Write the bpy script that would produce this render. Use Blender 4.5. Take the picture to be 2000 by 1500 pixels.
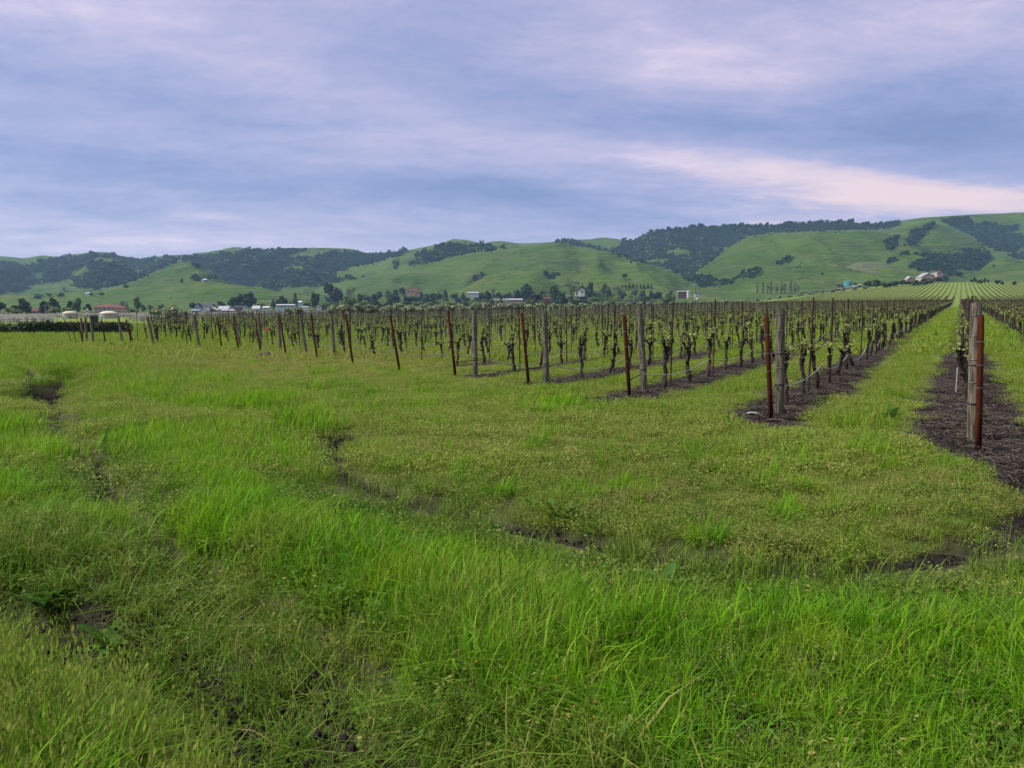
import bpy, math, random
import numpy as np
from mathutils import Vector
from mathutils.bvhtree import BVHTree

for _o in list(bpy.data.objects):
    bpy.data.objects.remove(_o)
SC = bpy.context.scene
COL = SC.collection
random.seed(7)
RNG = np.random.default_rng(11)
R = math.radians

# ------------------------------------------------------------------ camera, world, sun, exposure
H = 1.6
FPX = 1500.0                       # focal length in pixels of the 2000 px wide photograph
PITCH = math.atan(130.0 / FPX)     # horizon at y = 620
cd = bpy.data.cameras.new('camera')
cam = bpy.data.objects.new('camera', cd)
COL.objects.link(cam)
cam.location = (0, 0, H)
cam.rotation_euler = (R(90) - PITCH, 0, 0)
cd.sensor_width = 36.0
cd.lens = 36.0 * FPX / 2000.0
cd.clip_start = 0.05
cd.clip_end = 20000
SC.camera = cam

EXPOSURE = 2.32
SUN_EL, SUN_AZ = 46.0, -95.0       # azimuth from +Y towards +X
SC.view_settings.view_transform = 'Standard'
SC.view_settings.look = 'None'
SC.view_settings.gamma = 1.0
SC.view_settings.exposure = EXPOSURE
SC.view_settings.use_curve_mapping = False
SC.render.engine = 'CYCLES'
SC.cycles.use_denoising = True
SC.cycles.max_bounces = 6
SC.cycles.diffuse_bounces = 3
SC.cycles.transmission_bounces = 4
SC.cycles.transparent_max_bounces = 6
SC.cycles.volume_bounces = 0
SC.cycles.caustics_reflective = False
SC.cycles.caustics_refractive = False

sl = bpy.data.lights.new('sun', 'SUN')
sl.energy = 1.5
sl.angle = R(14)
sl.color = (1.0, 0.95, 0.86)
so = bpy.data.objects.new('sun', sl)
COL.objects.link(so)
_az, _el = R(SUN_AZ), R(SUN_EL)
_sd = Vector((math.sin(_az) * math.cos(_el), math.cos(_az) * math.cos(_el), math.sin(_el)))
so.rotation_euler = _sd.to_track_quat('Z', 'Y').to_euler()


class NT:
    """small helper to write node trees"""
    def __init__(s, nt):
        s.nt = nt
        s.n = nt.nodes
        s.l = nt.links

    def node(s, typ, **kw):
        nd = s.n.new(typ)
        for k, v in kw.items():
            setattr(nd, k, v)
        return nd

    def put(s, sock, v):
        if isinstance(v, bpy.types.NodeSocket):
            s.l.new(v, sock)
        elif v is not None:
            if isinstance(v, (tuple, list)) and sock.type == 'RGBA' and len(v) == 3:
                v = (*v, 1)
            sock.default_value = v

    def m(s, op, a, b=None, c=None, clamp=False):
        nd = s.node('ShaderNodeMath', operation=op, use_clamp=clamp)
        s.put(nd.inputs[0], a)
        if b is not None:
            s.put(nd.inputs[1], b)
        if c is not None:
            s.put(nd.inputs[2], c)
        return nd.outputs[0]

    def mix(s, f, a, b, typ='MIX'):
        nd = s.node('ShaderNodeMix', data_type='RGBA', blend_type=typ, clamp_factor=True)
        s.put(nd.inputs[0], f)
        s.put(nd.inputs[6], a)
        s.put(nd.inputs[7], b)
        return nd.outputs[2]

    def noise(s, vec, scale, detail=3.0, rough=0.55, dist=0.0):
        nd = s.node('ShaderNodeTexNoise')
        if vec is not None:
            s.l.new(vec, nd.inputs['Vector'])
        nd.inputs['Scale'].default_value = scale
        nd.inputs['Detail'].default_value = detail
        nd.inputs['Roughness'].default_value = rough
        nd.inputs['Distortion'].default_value = dist
        return nd.outputs['Fac']

    def mapr(s, v, a, b, c=0.0, d=1.0, smooth=True):
        nd = s.node('ShaderNodeMapRange')
        nd.interpolation_type = 'SMOOTHSTEP' if smooth else 'LINEAR'
        s.put(nd.inputs['Value'], v)
        for i, x in zip((1, 2, 3, 4), (a, b, c, d)):
            s.put(nd.inputs[i], x)
        return nd.outputs[0]

    def vscale(s, vec, sc, loc=(0, 0, 0), rot=(0, 0, 0)):
        nd = s.node('ShaderNodeMapping')
        s.l.new(vec, nd.inputs['Vector'])
        nd.inputs['Scale'].default_value = sc
        nd.inputs['Location'].default_value = loc
        nd.inputs['Rotation'].default_value = rot
        return nd.outputs[0]


# world: overcast evening cloud deck over a Nishita sky
world = bpy.data.worlds.new('World')
SC.world = world
world.use_nodes = True
W = NT(world.node_tree)
W.n.clear()
wo = W.node('ShaderNodeOutputWorld')
bg = W.node('ShaderNodeBackground')
bg.inputs['Strength'].default_value = 0.1
sky = W.node('ShaderNodeTexSky', sky_type='NISHITA')
sky.sun_disc = False
sky.sun_elevation = _el
sky.sun_rotation = _az
tc = W.node('ShaderNodeTexCoord')
D3 = tc.outputs['Generated']
sep = W.node('ShaderNodeSeparateXYZ')
W.l.new(D3, sep.inputs[0])
dx, dy, dz = sep.outputs
u_ = W.m('ARCTAN2', dx, dy)                       # azimuth (rad)
v_ = W.m('ARCSINE', dz)                           # elevation (rad)
# cloud deck plane coordinates
zz = W.m('ADD', W.m('MAXIMUM', dz, 0.0), 0.10)
cx = W.m('DIVIDE', dx, zz)
cy = W.m('DIVIDE', dy, zz)
cv = W.node('ShaderNodeCombineXYZ')
W.l.new(cx, cv.inputs[0]); W.l.new(cy, cv.inputs[1])
P = cv.outputs[0]
n_big = W.noise(W.vscale(P, (0.32, 0.55, 1), (3.1, 1.7, 0), (0, 0, R(-25))), 1.0, 4.0, 0.55, 0.6)
n_mid = W.noise(W.vscale(P, (0.9, 1.5, 1), (8.3, 0.4, 0), (0, 0, R(-18))), 1.0, 7.0, 0.6, 0.15)
n_fin = W.noise(W.vscale(P, (3.4, 5.4, 1), (1.3, 4.4, 0), (0, 0, R(-14))), 1.0, 8.0, 0.72, 0.2)


def az_el(px, py):
    xc = (px - 1000) / FPX
    yc = (750 - py) / FPX
    d = Vector((xc, math.cos(PITCH) + math.sin(PITCH) * yc, -math.sin(PITCH) + math.cos(PITCH) * yc)).normalized()
    return math.atan2(d.x, d.y), math.asin(d.z)


def blob(px, py, wx, wy, tilt=0.0, soft=1.0):
    """soft elliptical patch of cloud, centre and half sizes in photo pixels"""
    a, e = az_el(px, py)
    wu, wv = wx / FPX, wy / FPX
    du = W.m('SUBTRACT', u_, a)
    dv = W.m('SUBTRACT', v_, e)
    du = W.m('ADD', du, W.m('MULTIPLY', W.m('SUBTRACT', n_mid, 0.5), 0.22))
    dv = W.m('ADD', dv, W.m('MULTIPLY', W.m('SUBTRACT', n_big, 0.5), 0.07))
    c, s_ = math.cos(R(tilt)), math.sin(R(tilt))
    p = W.m('ADD', W.m('MULTIPLY', du, c / wu), W.m('MULTIPLY', dv, s_ / wu))
    q = W.m('ADD', W.m('MULTIPLY', du, -s_ / wv), W.m('MULTIPLY', dv, c / wv))
    r2 = W.m('ADD', W.m('MULTIPLY', p, p), W.m('MULTIPLY', q, q))
    return W.m('EXPONENT', W.m('MULTIPLY', r2, -soft))


def s2l(c):
    return tuple(((x / 255 + 0.055) / 1.055) ** 2.4 if x > 10 else x / 255 / 12.92 for x in c)


EXF = 2 ** EXPOSURE


def skyc(c):
    return tuple(x / EXF for x in s2l(c))


# light (pinkish lavender) and dark (slate blue) cloud tones
tone = W.m('ADD', W.m('MULTIPLY', n_big, 0.42), W.m('MULTIPLY', n_mid, 0.42))
tone = W.m('ADD', tone, W.m('MULTIPLY', n_fin, 0.66))
light_p = [(1560, 345, 380, 26, -8, .75), (1830, 385, 330, 22, -5, .75), (1780, 60, 420, 90, 0, .6),
           (330, 60, 330, 80, 0, .45), (760, 205, 300, 40, -6, .3), (390, 405, 110, 9, 0, .45),
           (300, 455, 480, 24, -4, .55), (1350, 130, 300, 60, -25, .5), (1250, 320, 300, 40, -6, .35)]
dark_p = [(1860, 270, 330, 60, -10, 1.0), (1050, 400, 330, 28, -8, .8), (380, 340, 560, 40, -2, .75),
          (1180, 225, 420, 40, -8, .55), (80, 410, 160, 20, 0, .6), (1900, 180, 260, 40, -20, .45),
          (850, 110, 240, 50, -10, .35), (260, 190, 420, 40, -5, .35)]
acc = W.m('SUBTRACT', tone, 0.75)
for (a, b, c, d_, e, g) in light_p:
    acc = W.m('ADD', acc, W.m('MULTIPLY', blob(a, b, c, d_, e), g * 0.40))
for (a, b, c, d_, e, g) in dark_p:
    acc = W.m('SUBTRACT', acc, W.m('MULTIPLY', blob(a, b, c, d_, e), g * 0.34))
t01 = W.mapr(acc, -0.42, 0.42, 0, 1, False)
ramp = W.node('ShaderNodeValToRGB')
W.l.new(t01, ramp.inputs[0])
els = ramp.color_ramp.elements
stops = [(0.0, (122, 138, 186)), (0.25, (142, 153, 198)), (0.5, (167, 169, 208)), (0.72, (190, 184, 217)), (0.88, (213, 201, 225)), (1.0, (234, 217, 229))]
els[0].position, els[0].color = stops[0][0], (*skyc(stops[0][1]), 1)
els[1].position, els[1].color = stops[-1][0], (*skyc(stops[-1][1]), 1)
for p_, c_ in stops[1:-1]:
    e_ = els.new(p_)
    e_.color = (*skyc(c_), 1)
skycol = W.mix(W.mapr(dz, .38, .9), ramp.outputs[0], skyc((186, 186, 200)))
# evening warmth in the bright bands on the right
warm = W.m('MULTIPLY', W.mapr(u_, 0.0, 0.5), W.mapr(v_, 0.35, 0.05))
skycol = W.mix(W.m('MULTIPLY', W.m('MULTIPLY', warm, W.mapr(t01, 0.5, 0.9)), 0.8), skycol, skyc((242, 210, 208)))
# the deck is lit from above: thicker light towards the zenith (overcast distribution)
zen = W.mapr(dz, 0.40, 1.0, 1.0, 2.3)
below = W.mapr(dz, -0.12, -0.01, 0.35, 1.0)
vm = W.node('ShaderNodeVectorMath', operation='SCALE')
W.l.new(skycol, vm.inputs[0])
W.l.new(W.m('MULTIPLY', W.m('MULTIPLY', zen, below), 10.0), vm.inputs['Scale'])
fin = W.mix(0.96, sky.outputs[0], vm.outputs[0])
W.l.new(fin, bg.inputs['Color'])
W.l.new(bg.outputs[0], wo.inputs['Surface'])


# ------------------------------------------------------------------ coordinates
def ray(px, py):
    xc = (px - 1000) / FPX
    yc = (750 - py) / FPX
    return np.array([xc, math.cos(PITCH) + math.sin(PITCH) * yc, -math.sin(PITCH) + math.cos(PITCH) * yc])


def at(px, py, D):
    """world point seen at (px, py) at forward distance D"""
    d = ray(px, py)
    return np.array([0, 0, H]) + d * (D / d[1])


def project(X, Y, Z):
    zc = Y * math.cos(PITCH) - (Z - H) * math.sin(PITCH)
    yc = Y * math.sin(PITCH) + (Z - H) * math.cos(PITCH)
    zc = np.maximum(zc, 0.05)
    return 1000 + FPX * X / zc, 750 - FPX * yc / zc


def sstep(x, a, b):
    t = np.clip((x - a) / (b - a), 0, 1)
    return t * t * (3 - 2 * t)


def _hash(ix, iy, seed):
    h = (ix.astype(np.int64) * 374761393 + iy.astype(np.int64) * 668265263 + seed * 974634777) & 0x7fffffff
    h = ((h ^ (h >> 13)) * 1274126177) & 0x7fffffff
    return ((h ^ (h >> 16)) & 0xffff) / 65535.0


def vnoise(x, y, seed=0):
    x = np.asarray(x, float); y = np.asarray(y, float)
    ix, iy = np.floor(x), np.floor(y)
    fx, fy = x - ix, y - iy
    fx = fx * fx * (3 - 2 * fx); fy = fy * fy * (3 - 2 * fy)
    a = _hash(ix, iy, seed); b = _hash(ix + 1, iy, seed)
    c = _hash(ix, iy + 1, seed); d = _hash(ix + 1, iy + 1, seed)
    return (a * (1 - fx) + b * fx) * (1 - fy) + (c * (1 - fx) + d * fx) * fy


def fbm(x, y, seed=0, octv=4):
    s = 0; a = 0.5; t = 0
    for i in range(octv):
        s = s + a * vnoise(x * 2 ** i + 17.3 * i, y * 2 ** i - 9.1 * i, seed + i)
        t += a; a *= 0.5
    return s / t


def ground_z(X, Y):
    X = np.asarray(X, float); Y = np.asarray(Y, float)
    Yc = np.maximum(Y, 1.0)
    u = np.clip(X / Yc, -1.2, 1.2)
    s = np.interp(u, [-1.2, -.67, -.33, 0, .133, .267, .58, 1.2], [.0062, .0068, .0090, .0138, .0168, .0198, .0240, .0245])
    y0 = np.interp(u, [-.67, -.1, .25], [46, 32, 15])
    d = Y - y0
    z = s * (np.sqrt(d * d + 60) + d) * 0.5
    z = z - s * (np.sqrt(y0 * y0 + 60) - y0) * 0.5
    w = sstep(u, .25, .55)
    z = z + w * 12 * np.clip((Y - 250) / 350, 0, 1.25) ** 1.5
    return z


def flat_hit(px, py):
    """ground point under a pixel (march + bisect)"""
    d = ray(px, py); d = d / d[1]
    Y = np.geomspace(1.2, 1500, 700)
    dz_ = H + d[2] * Y - ground_z(d[0] * Y, Y)
    i = int(np.argmax(dz_ < 0))
    if dz_[i] >= 0:
        i = len(Y) - 1
    lo, hi = Y[max(i - 1, 0)], Y[i]
    for _ in range(30):
        m_ = 0.5 * (lo + hi)
        if H + d[2] * m_ - float(ground_z(d[0] * m_, m_)) < 0:
            hi = m_
        else:
            lo = m_
    return np.array([d[0] * lo, lo])


def seg_dist(X, Y, pts):
    best = np.full(np.shape(X), 1e9)
    for (ax, ay), (bx, by) in zip(pts[:-1], pts[1:]):
        vx, vy = bx - ax, by - ay
        L = vx * vx + vy * vy + 1e-9
        t = np.clip(((X - ax) * vx + (Y - ay) * vy) / L, 0, 1)
        best = np.minimum(best, np.hypot(X - ax - t * vx, Y - ay - t * vy))
    return best


def pl(pts):
    return [tuple(flat_hit(*p)) for p in pts]


def in_poly(x, y, poly):
    x = np.asarray(x, float); y = np.asarray(y, float)
    c = np.zeros(x.shape, bool)
    n = len(poly)
    for i in range(n):
        x1, y1 = poly[i]; x2, y2 = poly[(i + 1) % n]
        if y1 == y2:
            continue
        k = ((y1 > y) != (y2 > y)) & (x < (x2 - x1) * (y - y1) / (y2 - y1) + x1)
        c ^= k
    return c


# wheel rut, crease and roadside ditch in the headland
RUT = pl([(672, 845), (650, 880), (655, 915), (700, 938), (780, 965), (930, 1000), (1100, 1036), (1250, 1066), (1400, 1086), (1600, 1102), (1800, 1090), (1930, 1062), (1995, 1020), (2040, 960), (2030, 910)])
RUTW = pl([(1400, 1088), (1600, 1104), (1640, 1104)])
RUT2 = pl([(440, 790), (520, 830), (560, 860), (640, 905)])
RUT3 = pl([(700, 858), (860, 848), (1100, 838), (1300, 820), (1440, 822)])
CREASE = pl([(40, 700), (110, 800), (150, 860), (180, 900), (235, 965), (330, 1050), (420, 1092), (520, 1150), (640, 1235), (740, 1280)])
DITCH = pl([(-260, 1080), (-60, 1130), (60, 1175), (200, 1235), (330, 1310), (470, 1400), (620, 1470), (760, 1560), (900, 1680)])
HOLE = pl([(100, 728), (92, 778)])
RUTBR = pl([(1096, 1026), (1090, 1018)])

# vineyard rows: direction r, perpendicular n
RD = np.array([0.502, 0.865]); RN = np.array([0.865, -0.502])
ROW0, PITCHR = 0.22, 2.80


def rown(k):
    return ROW0 - PITCHR * k


def near_detail(X, Y):
    """relief (m) and bareness of the soil (0..1)"""
    X = np.asarray(X, float); Y = np.asarray(Y, float)
    dz_ = np.zeros(X.shape); bare = np.zeros(X.shape)
    m = (Y > 0.5) & (Y < 70)
    if m.any():
        x, y = X[m], Y[m]
        wob = (fbm(x * 1.7, y * 1.7, 5, 3) - 0.5)
        z = (fbm(x * .5, y * .5, 2, 3) - .5) * .10 * sstep(y, 1, 6)
        b = np.zeros(x.shape)
        patch = fbm(x * .9 + 4, y * .9, 9, 3)
        d = seg_dist(x, y, RUT) + wob * .12
        g = np.exp(-(d / .19) ** 2)
        z -= .09 * g; b = np.maximum(b, np.exp(-(d / .12) ** 4) * sstep(patch, .0, .2))
        d = seg_dist(x, y, RUTW) + wob * .15
        b = np.maximum(b, np.exp(-(d / .19) ** 4)); z -= .03 * np.exp(-(d / .2) ** 2)
        d = seg_dist(x, y, RUT2) + wob * .2
        z -= .04 * np.exp(-(d / .2) ** 2); b = np.maximum(b, .5 * np.exp(-(d / .12) ** 4) * sstep(patch, .4, .6))
        d = seg_dist(x, y, RUT3) + wob * .25
        z -= .03 * np.exp(-(d / .2) ** 2)
        d = seg_dist(x, y, RUTBR) + wob * .2
        z -= .05 * np.exp(-(d / .2) ** 2); b = np.maximum(b, np.exp(-(d / .12) ** 4))
        d = seg_dist(x, y, CREASE) + wob * .25
        z -= .22 * np.exp(-(d / .26) ** 2); b = np.maximum(b, .7 * np.exp(-(d / .12) ** 4))
        d = seg_dist(x, y, DITCH) + wob * .3
        z -= .52 * np.exp(-(d / .42) ** 2); b = np.maximum(b, np.exp(-((d + .2 * wob) / .50) ** 4))
        px_, py_ = project(x, y, 0 * x)
        b = np.maximum(b, .85 * (in_poly(px_, py_, [(-900, 1080), (60, 1190), (200, 1250), (470, 1410), (900, 1640), (900, 4000), (-4000, 4000)]) & (py_ > 900)))
        d = seg_dist(x, y, HOLE) + wob * .3
        z -= .8 * np.exp(-(d / .75) ** 2); b = np.maximum(b, np.exp(-(d / .7) ** 4))
        dz_[m] = z; bare[m] = b
    return dz_, bare


T0TAB = ([0, 1, 2, 3, 4, 8, 11, 13, 16, 17, 25, 40, 80], [10.9, 12.0, 13.4, 15.1, 16.6, 22, 25.7, 27.4, 27.0, 30, 48, 80, 150])


def row_start(k):
    k = np.asarray(k, float)
    return np.where(k < 0, 10.9 + k * 0.4, np.interp(k, *T0TAB))


def strip_mask(X, Y):
    """bare herbicide strip under the vine rows, 0..1"""
    n = X * RN[0] + Y * RN[1]; t = X * RD[0] + Y * RD[1]
    k = np.round((ROW0 - n) / PITCHR)
    dn = np.abs(n - rown(k))
    wob = (fbm(X * 1.3, Y * 1.3, 31, 3) - .5) * .35
    wid = np.where(k <= 3, .64, .52) + np.where(k == 0, .04, 0) + wob
    st = row_start(k) - np.where(k <= 0, 1.3, .9)
    r = np.where(t < st + .8, wid * np.sqrt(np.clip((t - st) / .8, 0, 1)), wid)
    m = sstep(r - dn, -.06, .08)
    # farther rows: grass creeps back in patches
    keep = np.interp(k, [-20, 2, 3, 5, 9], [1, 1, .75, .45, .12])
    m = m * sstep(fbm(X * .6, Y * .6, 77, 3) + keep, .8, 1.0)
    # bare turning spot round the nearest post running off to the right
    px, py = project(X, Y, 0 * X)
    spot = in_poly(px, py, [(1835, 868), (1880, 905), (1935, 950), (1990, 985), (2060, 1000), (2200, 940), (2050, 850), (1995, 870), (1930, 850)])
    return np.where(k > 80, 0, np.maximum(m * (k > -40), spot * 1.0))


def full_z(X, Y):
    return ground_z(X, Y) + near_detail(X, Y)[0]


# ------------------------------------------------------------------ object helpers
def tag(o, label=None, cat=None, group=None, kind=None):
    if label: o['label'] = label
    if cat: o['category'] = cat
    if group: o['group'] = group
    if kind: o['kind'] = kind
    return o


def new_mesh(name, verts, faces, mats=None, mat_idx=None, smooth=False, cols=None):
    me = bpy.data.meshes.new(name)
    me.from_pydata([tuple(map(float, v)) for v in verts], [], faces)
    if mats:
        for m_ in (mats if isinstance(mats, (list, tuple)) else [mats]):
            me.materials.append(m_)
    if mat_idx is not None:
        me.polygons.foreach_set('material_index', mat_idx)
    if smooth:
        me.polygons.foreach_set('use_smooth', [True] * len(me.polygons))
    if cols is not None:
        a = me.color_attributes.new('c', 'FLOAT_COLOR', 'POINT')
        arr = np.ones((len(verts), 4)); arr[:, :3] = np.array(cols)
        a.data.foreach_set('color', arr.ravel())
    me.update()
    return me


def obj(name, me, parent=None, loc=None, rz=None, link=True):
    o = bpy.data.objects.new(name, me)
    if link: COL.objects.link(o)
    if parent is not None: o.parent = parent
    if loc is not None: o.location = tuple(map(float, loc))
    if rz is not None: o.rotation_euler = (0, 0, rz)
    return o


class MB:
    """mesh collector"""
    def __init__(s):
        s.v = []; s.f = []; s.c = []; s.mi = []

    def add(s, v, f, col=(0, 0, 0), mi=0):
        b = len(s.v)
        s.v.extend([tuple(p) for p in v])
        s.f.extend([tuple(i + b for i in q) for q in f])
        if isinstance(col, (list, np.ndarray)) and len(col) == len(v) and not np.isscalar(col[0]):
            s.c.extend([tuple(q) for q in col])
        else:
            s.c.extend([tuple(col)] * len(v))
        s.mi.extend([mi] * len(f))

    def box(s, c, d, rz=0.0, mi=0, col=(0, 0, 0), taper=1.0):
        x, y, z = d[0] / 2, d[1] / 2, d[2] / 2
        v = []
        for k, (a, b, e) in enumerate([(-x, -y, -z), (x, -y, -z), (x, y, -z), (-x, y, -z), (-x, -y, z), (x, -y, z), (x, y, z), (-x, y, z)]):
            q = taper if k > 3 else 1
            a, b = a * q, b * q
            v.append((c[0] + a * math.cos(rz) - b * math.sin(rz), c[1] + a * math.sin(rz) + b * math.cos(rz), c[2] + e))
        s.add(v, [(3, 2, 1, 0), (4, 5, 6, 7), (0, 1, 5, 4), (1, 2, 6, 5), (2, 3, 7, 6), (3, 0, 4, 7)], col, mi)

    def tube(s, pts, rad, n=6, col=(0, 0, 0), mi=0, cap=True, jit=0.0, rng=random):
        pts = [Vector(p) for p in pts]
        if np.isscalar(rad): rad = [rad] * len(pts)
        v = []; f = []
        for i, p in enumerate(pts):
            t = (pts[min(i + 1, len(pts) - 1)] - pts[max(i - 1, 0)]).normalized()
            a = Vector((1, 0, 0)) if abs(t.x) < .9 else Vector((0, 1, 0))
            e1 = t.cross(a).normalized(); e2 = t.cross(e1)
            for j in range(n):
                an = 2 * math.pi * j / n
                r = rad[i] * (1 + (rng.uniform(-jit, jit) if jit else 0))
                v.append(p + e1 * math.cos(an) * r + e2 * math.sin(an) * r)
        for i in range(len(pts) - 1):
            for j in range(n):
                k = (j + 1) % n
                f.append((i * n + j, i * n + k, (i + 1) * n + k, (i + 1) * n + j))
        if cap:
            f.append(tuple(range(n - 1, -1, -1)))
            f.append(tuple((len(pts) - 1) * n + j for j in range(n)))
        s.add(v, f, col, mi)

    def mesh(s, name, mats=None, smooth=False):
        return new_mesh(name, s.v, s.f, mats, s.mi if mats and isinstance(mats, (list, tuple)) and len(mats) > 1 else None, smooth, s.c)


# ------------------------------------------------------------------ materials
def base_mat(name):
    m_ = bpy.data.materials.new(name)
    m_.use_nodes = True
    T = NT(m_.node_tree)
    T.n.clear()
    out = T.node('ShaderNodeOutputMaterial')
    return m_, T, out


def principled(T, col, rough=0.8, spec=0.3, metal=0.0, normal=None):
    b = T.node('ShaderNodeBsdfPrincipled')
    T.put(b.inputs['Base Color'], col)
    T.put(b.inputs['Roughness'], rough)
    b.inputs['Specular IOR Level'].default_value = spec
    b.inputs['Metallic'].default_value = metal
    if normal is not None: T.l.new(normal, b.inputs['Normal'])
    return b


def bump(T, h, strength=0.5, dist=0.02):
    b = T.node('ShaderNodeBump')
    b.inputs['Strength'].default_value = strength
    b.inputs['Distance'].default_value = dist
    T.put(b.inputs['Height'], h)
    return b.outputs[0]


def mat_simple(name, c1, c2=None, scale=4.0, rough=0.8, spec=0.3, bs=0.0, bd=0.01, stretch=(1, 1, 1), detail=4, metal=0.0, lo=.35, hi=.65):
    m_, T, out = base_mat(name)
    g = T.node('ShaderNodeTexCoord').outputs['Object']
    vec = T.vscale(g, stretch)
    n = T.noise(vec, scale, detail, .6)
    oi = T.node('ShaderNodeObjectInfo')
    col = T.mix(T.mapr(n, lo, hi), c1, c2 if c2 else tuple(x * .7 for x in c1))
    rnd = T.mapr(oi.outputs['Random'], 0, 1, .82, 1.18, False)
    vm_ = T.node('ShaderNodeVectorMath', operation='SCALE')
    T.l.new(col, vm_.inputs[0]); T.l.new(rnd, vm_.inputs['Scale'])
    b = principled(T, vm_.outputs[0], rough, spec, metal, bump(T, n, bs, bd) if bs else None)
    T.l.new(b.outputs[0], out.inputs[0])
    return m_


def mat_leaf(name, ca, cb, cc, transl=.35, patch=.5, tint_attr=True, rough=.6, spec=.12, dryc=(.27, .22, .075)):
    """foliage: mesh colour attribute c = (random, height, dryness); patches by world position"""
    m_, T, out = base_mat(name)
    at_ = T.node('ShaderNodeAttribute'); at_.attribute_name = 'c'
    sp = T.node('ShaderNodeSeparateColor'); T.l.new(at_.outputs['Color'], sp.inputs[0])
    geo = T.node('ShaderNodeNewGeometry')
    n1 = T.noise(geo.outputs['Position'], patch, 3, .6)
    n2 = T.noise(geo.outputs['Position'], patch * 5, 2, .6)
    oi = T.node('ShaderNodeObjectInfo')
    f = T.m('ADD', T.m('MULTIPLY', n1, .6), T.m('MULTIPLY', sp.outputs[0], .45))
    f = T.m('ADD', f, T.m('MULTIPLY', T.m('SUBTRACT', oi.outputs['Random'], .5), .30))
    f = T.mapr(f, .2, .85)
    col = T.mix(f, ca, cb)
    col = T.mix(T.m('MULTIPLY', T.mapr(n2, .42, .75), .6), col, cc)
    if tint_attr:
        ti = T.node('ShaderNodeAttribute'); ti.attribute_type = 'INSTANCER'; ti.attribute_name = 'dry'
        dry = T.m('MAXIMUM', sp.outputs[2], T.m('MULTIPLY', ti.outputs['Fac'], T.mapr(sp.outputs[0], .1, .8)), clamp=True)
    else:
        dry = sp.outputs[2]
    col = T.mix(dry, col, dryc)
    b = principled(T, col, rough, spec)
    tr = T.node('ShaderNodeBsdfTranslucent')
    T.l.new(col, tr.inputs[0])
    mx = T.node('ShaderNodeMixShader'); mx.inputs[0].default_value = transl
    T.l.new(b.outputs[0], mx.inputs[1]); T.l.new(tr.outputs[0], mx.inputs[2])
    T.l.new(mx.outputs[0], out.inputs[0])
    return m_


# greens
M_GRASS = mat_leaf('grass blades', (.050, .165, .004), (.165, .350, .006), (.220, .310, .016), .45, .45)
M_AISLE = mat_leaf('aisle grass', (.085, .180, .008), (.190, .290, .018), (.240, .255, .050), .42, .7)
M_UNDER = mat_leaf('dark undergrowth leaf with shade in colour', (.030, .085, .006), (.080, .155, .010), (.095, .13, .02), .3, .6)  # dark weed green, deepened in place of weak shade between tall blades
M_GRASS_DK = mat_leaf('coarse grass', (.045, .130, .006), (.120, .225, .012), (.150, .210, .025), .38, .5)
M_WEED = mat_leaf('low clover', (.080, .165, .010), (.180, .255, .024), (.225, .215, .060), .35, .9)
M_OAT = mat_leaf('wild oat', (.085, .190, .010), (.200, .290, .030), (.23, .26, .05), .38, 1.6)
M_VINELEAF = mat_leaf('vine shoots', (.17, .215, .045), (.29, .325, .095), (.26, .285, .11), .4, .8)
M_DOCK = mat_leaf('dock leaf', (.040, .110, .015), (.090, .185, .025), (.09, .16, .03), .3, 1.5)
M_OLIVE = mat_leaf('olive leaf', (.120, .150, .075), (.215, .240, .140), (.16, .18, .10), .2, .6, rough=.5)
M_WOODS = mat_leaf('oak wood crown', (.008, .022, .012), (.026, .055, .026), (.012, .030, .018), .05, .03)
M_DKTREE = mat_leaf('dark tree leaf', (.016, .030, .014), (.036, .055, .022), (.025, .04, .02), .1, .15)
M_MIDTREE = mat_leaf('mid green tree leaf', (.040, .075, .025), (.085, .125, .040), (.07, .09, .04), .2, .15)
M_LTTREE = mat_leaf('light green tree leaf', (.085, .130, .035), (.150, .185, .060), (.12, .15, .06), .25, .15)
M_GREYTREE = mat_leaf('grey bare twigs', (.070, .078, .065), (.110, .115, .085), (.09, .09, .075), .1, .15)
M_BAREVINE = mat_leaf('leafless vine canes', (.15, .145, .12), (.21, .20, .165), (.17, .165, .13), .1, .15)
M_PURPTREE = mat_leaf('purple dark leaf', (.022, .026, .026), (.042, .046, .040), (.03, .04, .03), .1, .15)
M_BARK = mat_simple('vine bark', (.048, .038, .031), (.014, .011, .009), 22, .95, .1, .9, .01, (1, 1, .3))
M_TRUNK = mat_simple('tree bark', (.06, .05, .04), (.03, .025, .02), 3, .95, .1, .5, .05)
M_CANE = mat_simple('pruned cane', (.115, .090, .072), (.045, .035, .028), 10, .9, .1)
M_POST = mat_simple('weathered wood post', (.128, .113, .083), (.034, .030, .021), 9, .9, .12, 1.0, .012, (4.5, 4.5, .28), 9, lo=.42, hi=.60)
M_POSTTOP = mat_simple('post end grain', (.22, .20, .17), (.10, .09, .08), 20, .95, .1)
M_RUST = mat_simple('rusty steel', (.064, .016, .006), (.026, .008, .004), 6, .9, .08, .4, .003, (2, 2, .6), 6)
M_STAKE = mat_simple('dark rusty stake', (.035, .014, .010), (.016, .009, .008), 5, .8, .3)
M_WIRE = mat_simple('galvanised wire', (.16, .16, .16), (.10, .10, .10), 3, .45, .5, metal=.4)
M_HOSE = mat_simple('grey drip hose', (.27, .27, .25), (.14, .14, .13), 3, .6, .4)
M_BLACK = mat_simple('black plastic', (.012, .012, .012), (.02, .02, .02), 4, .6, .4)
M_WHITE = mat_simple('white paint', (0.446, 0.446, 0.453), (0.372, 0.372, 0.384), .6, .6, .3)
M_CREAM = mat_simple('cream plaster', (0.330, 0.282, 0.228), (0.276, 0.234, 0.186), .5, .85, .2)
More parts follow.
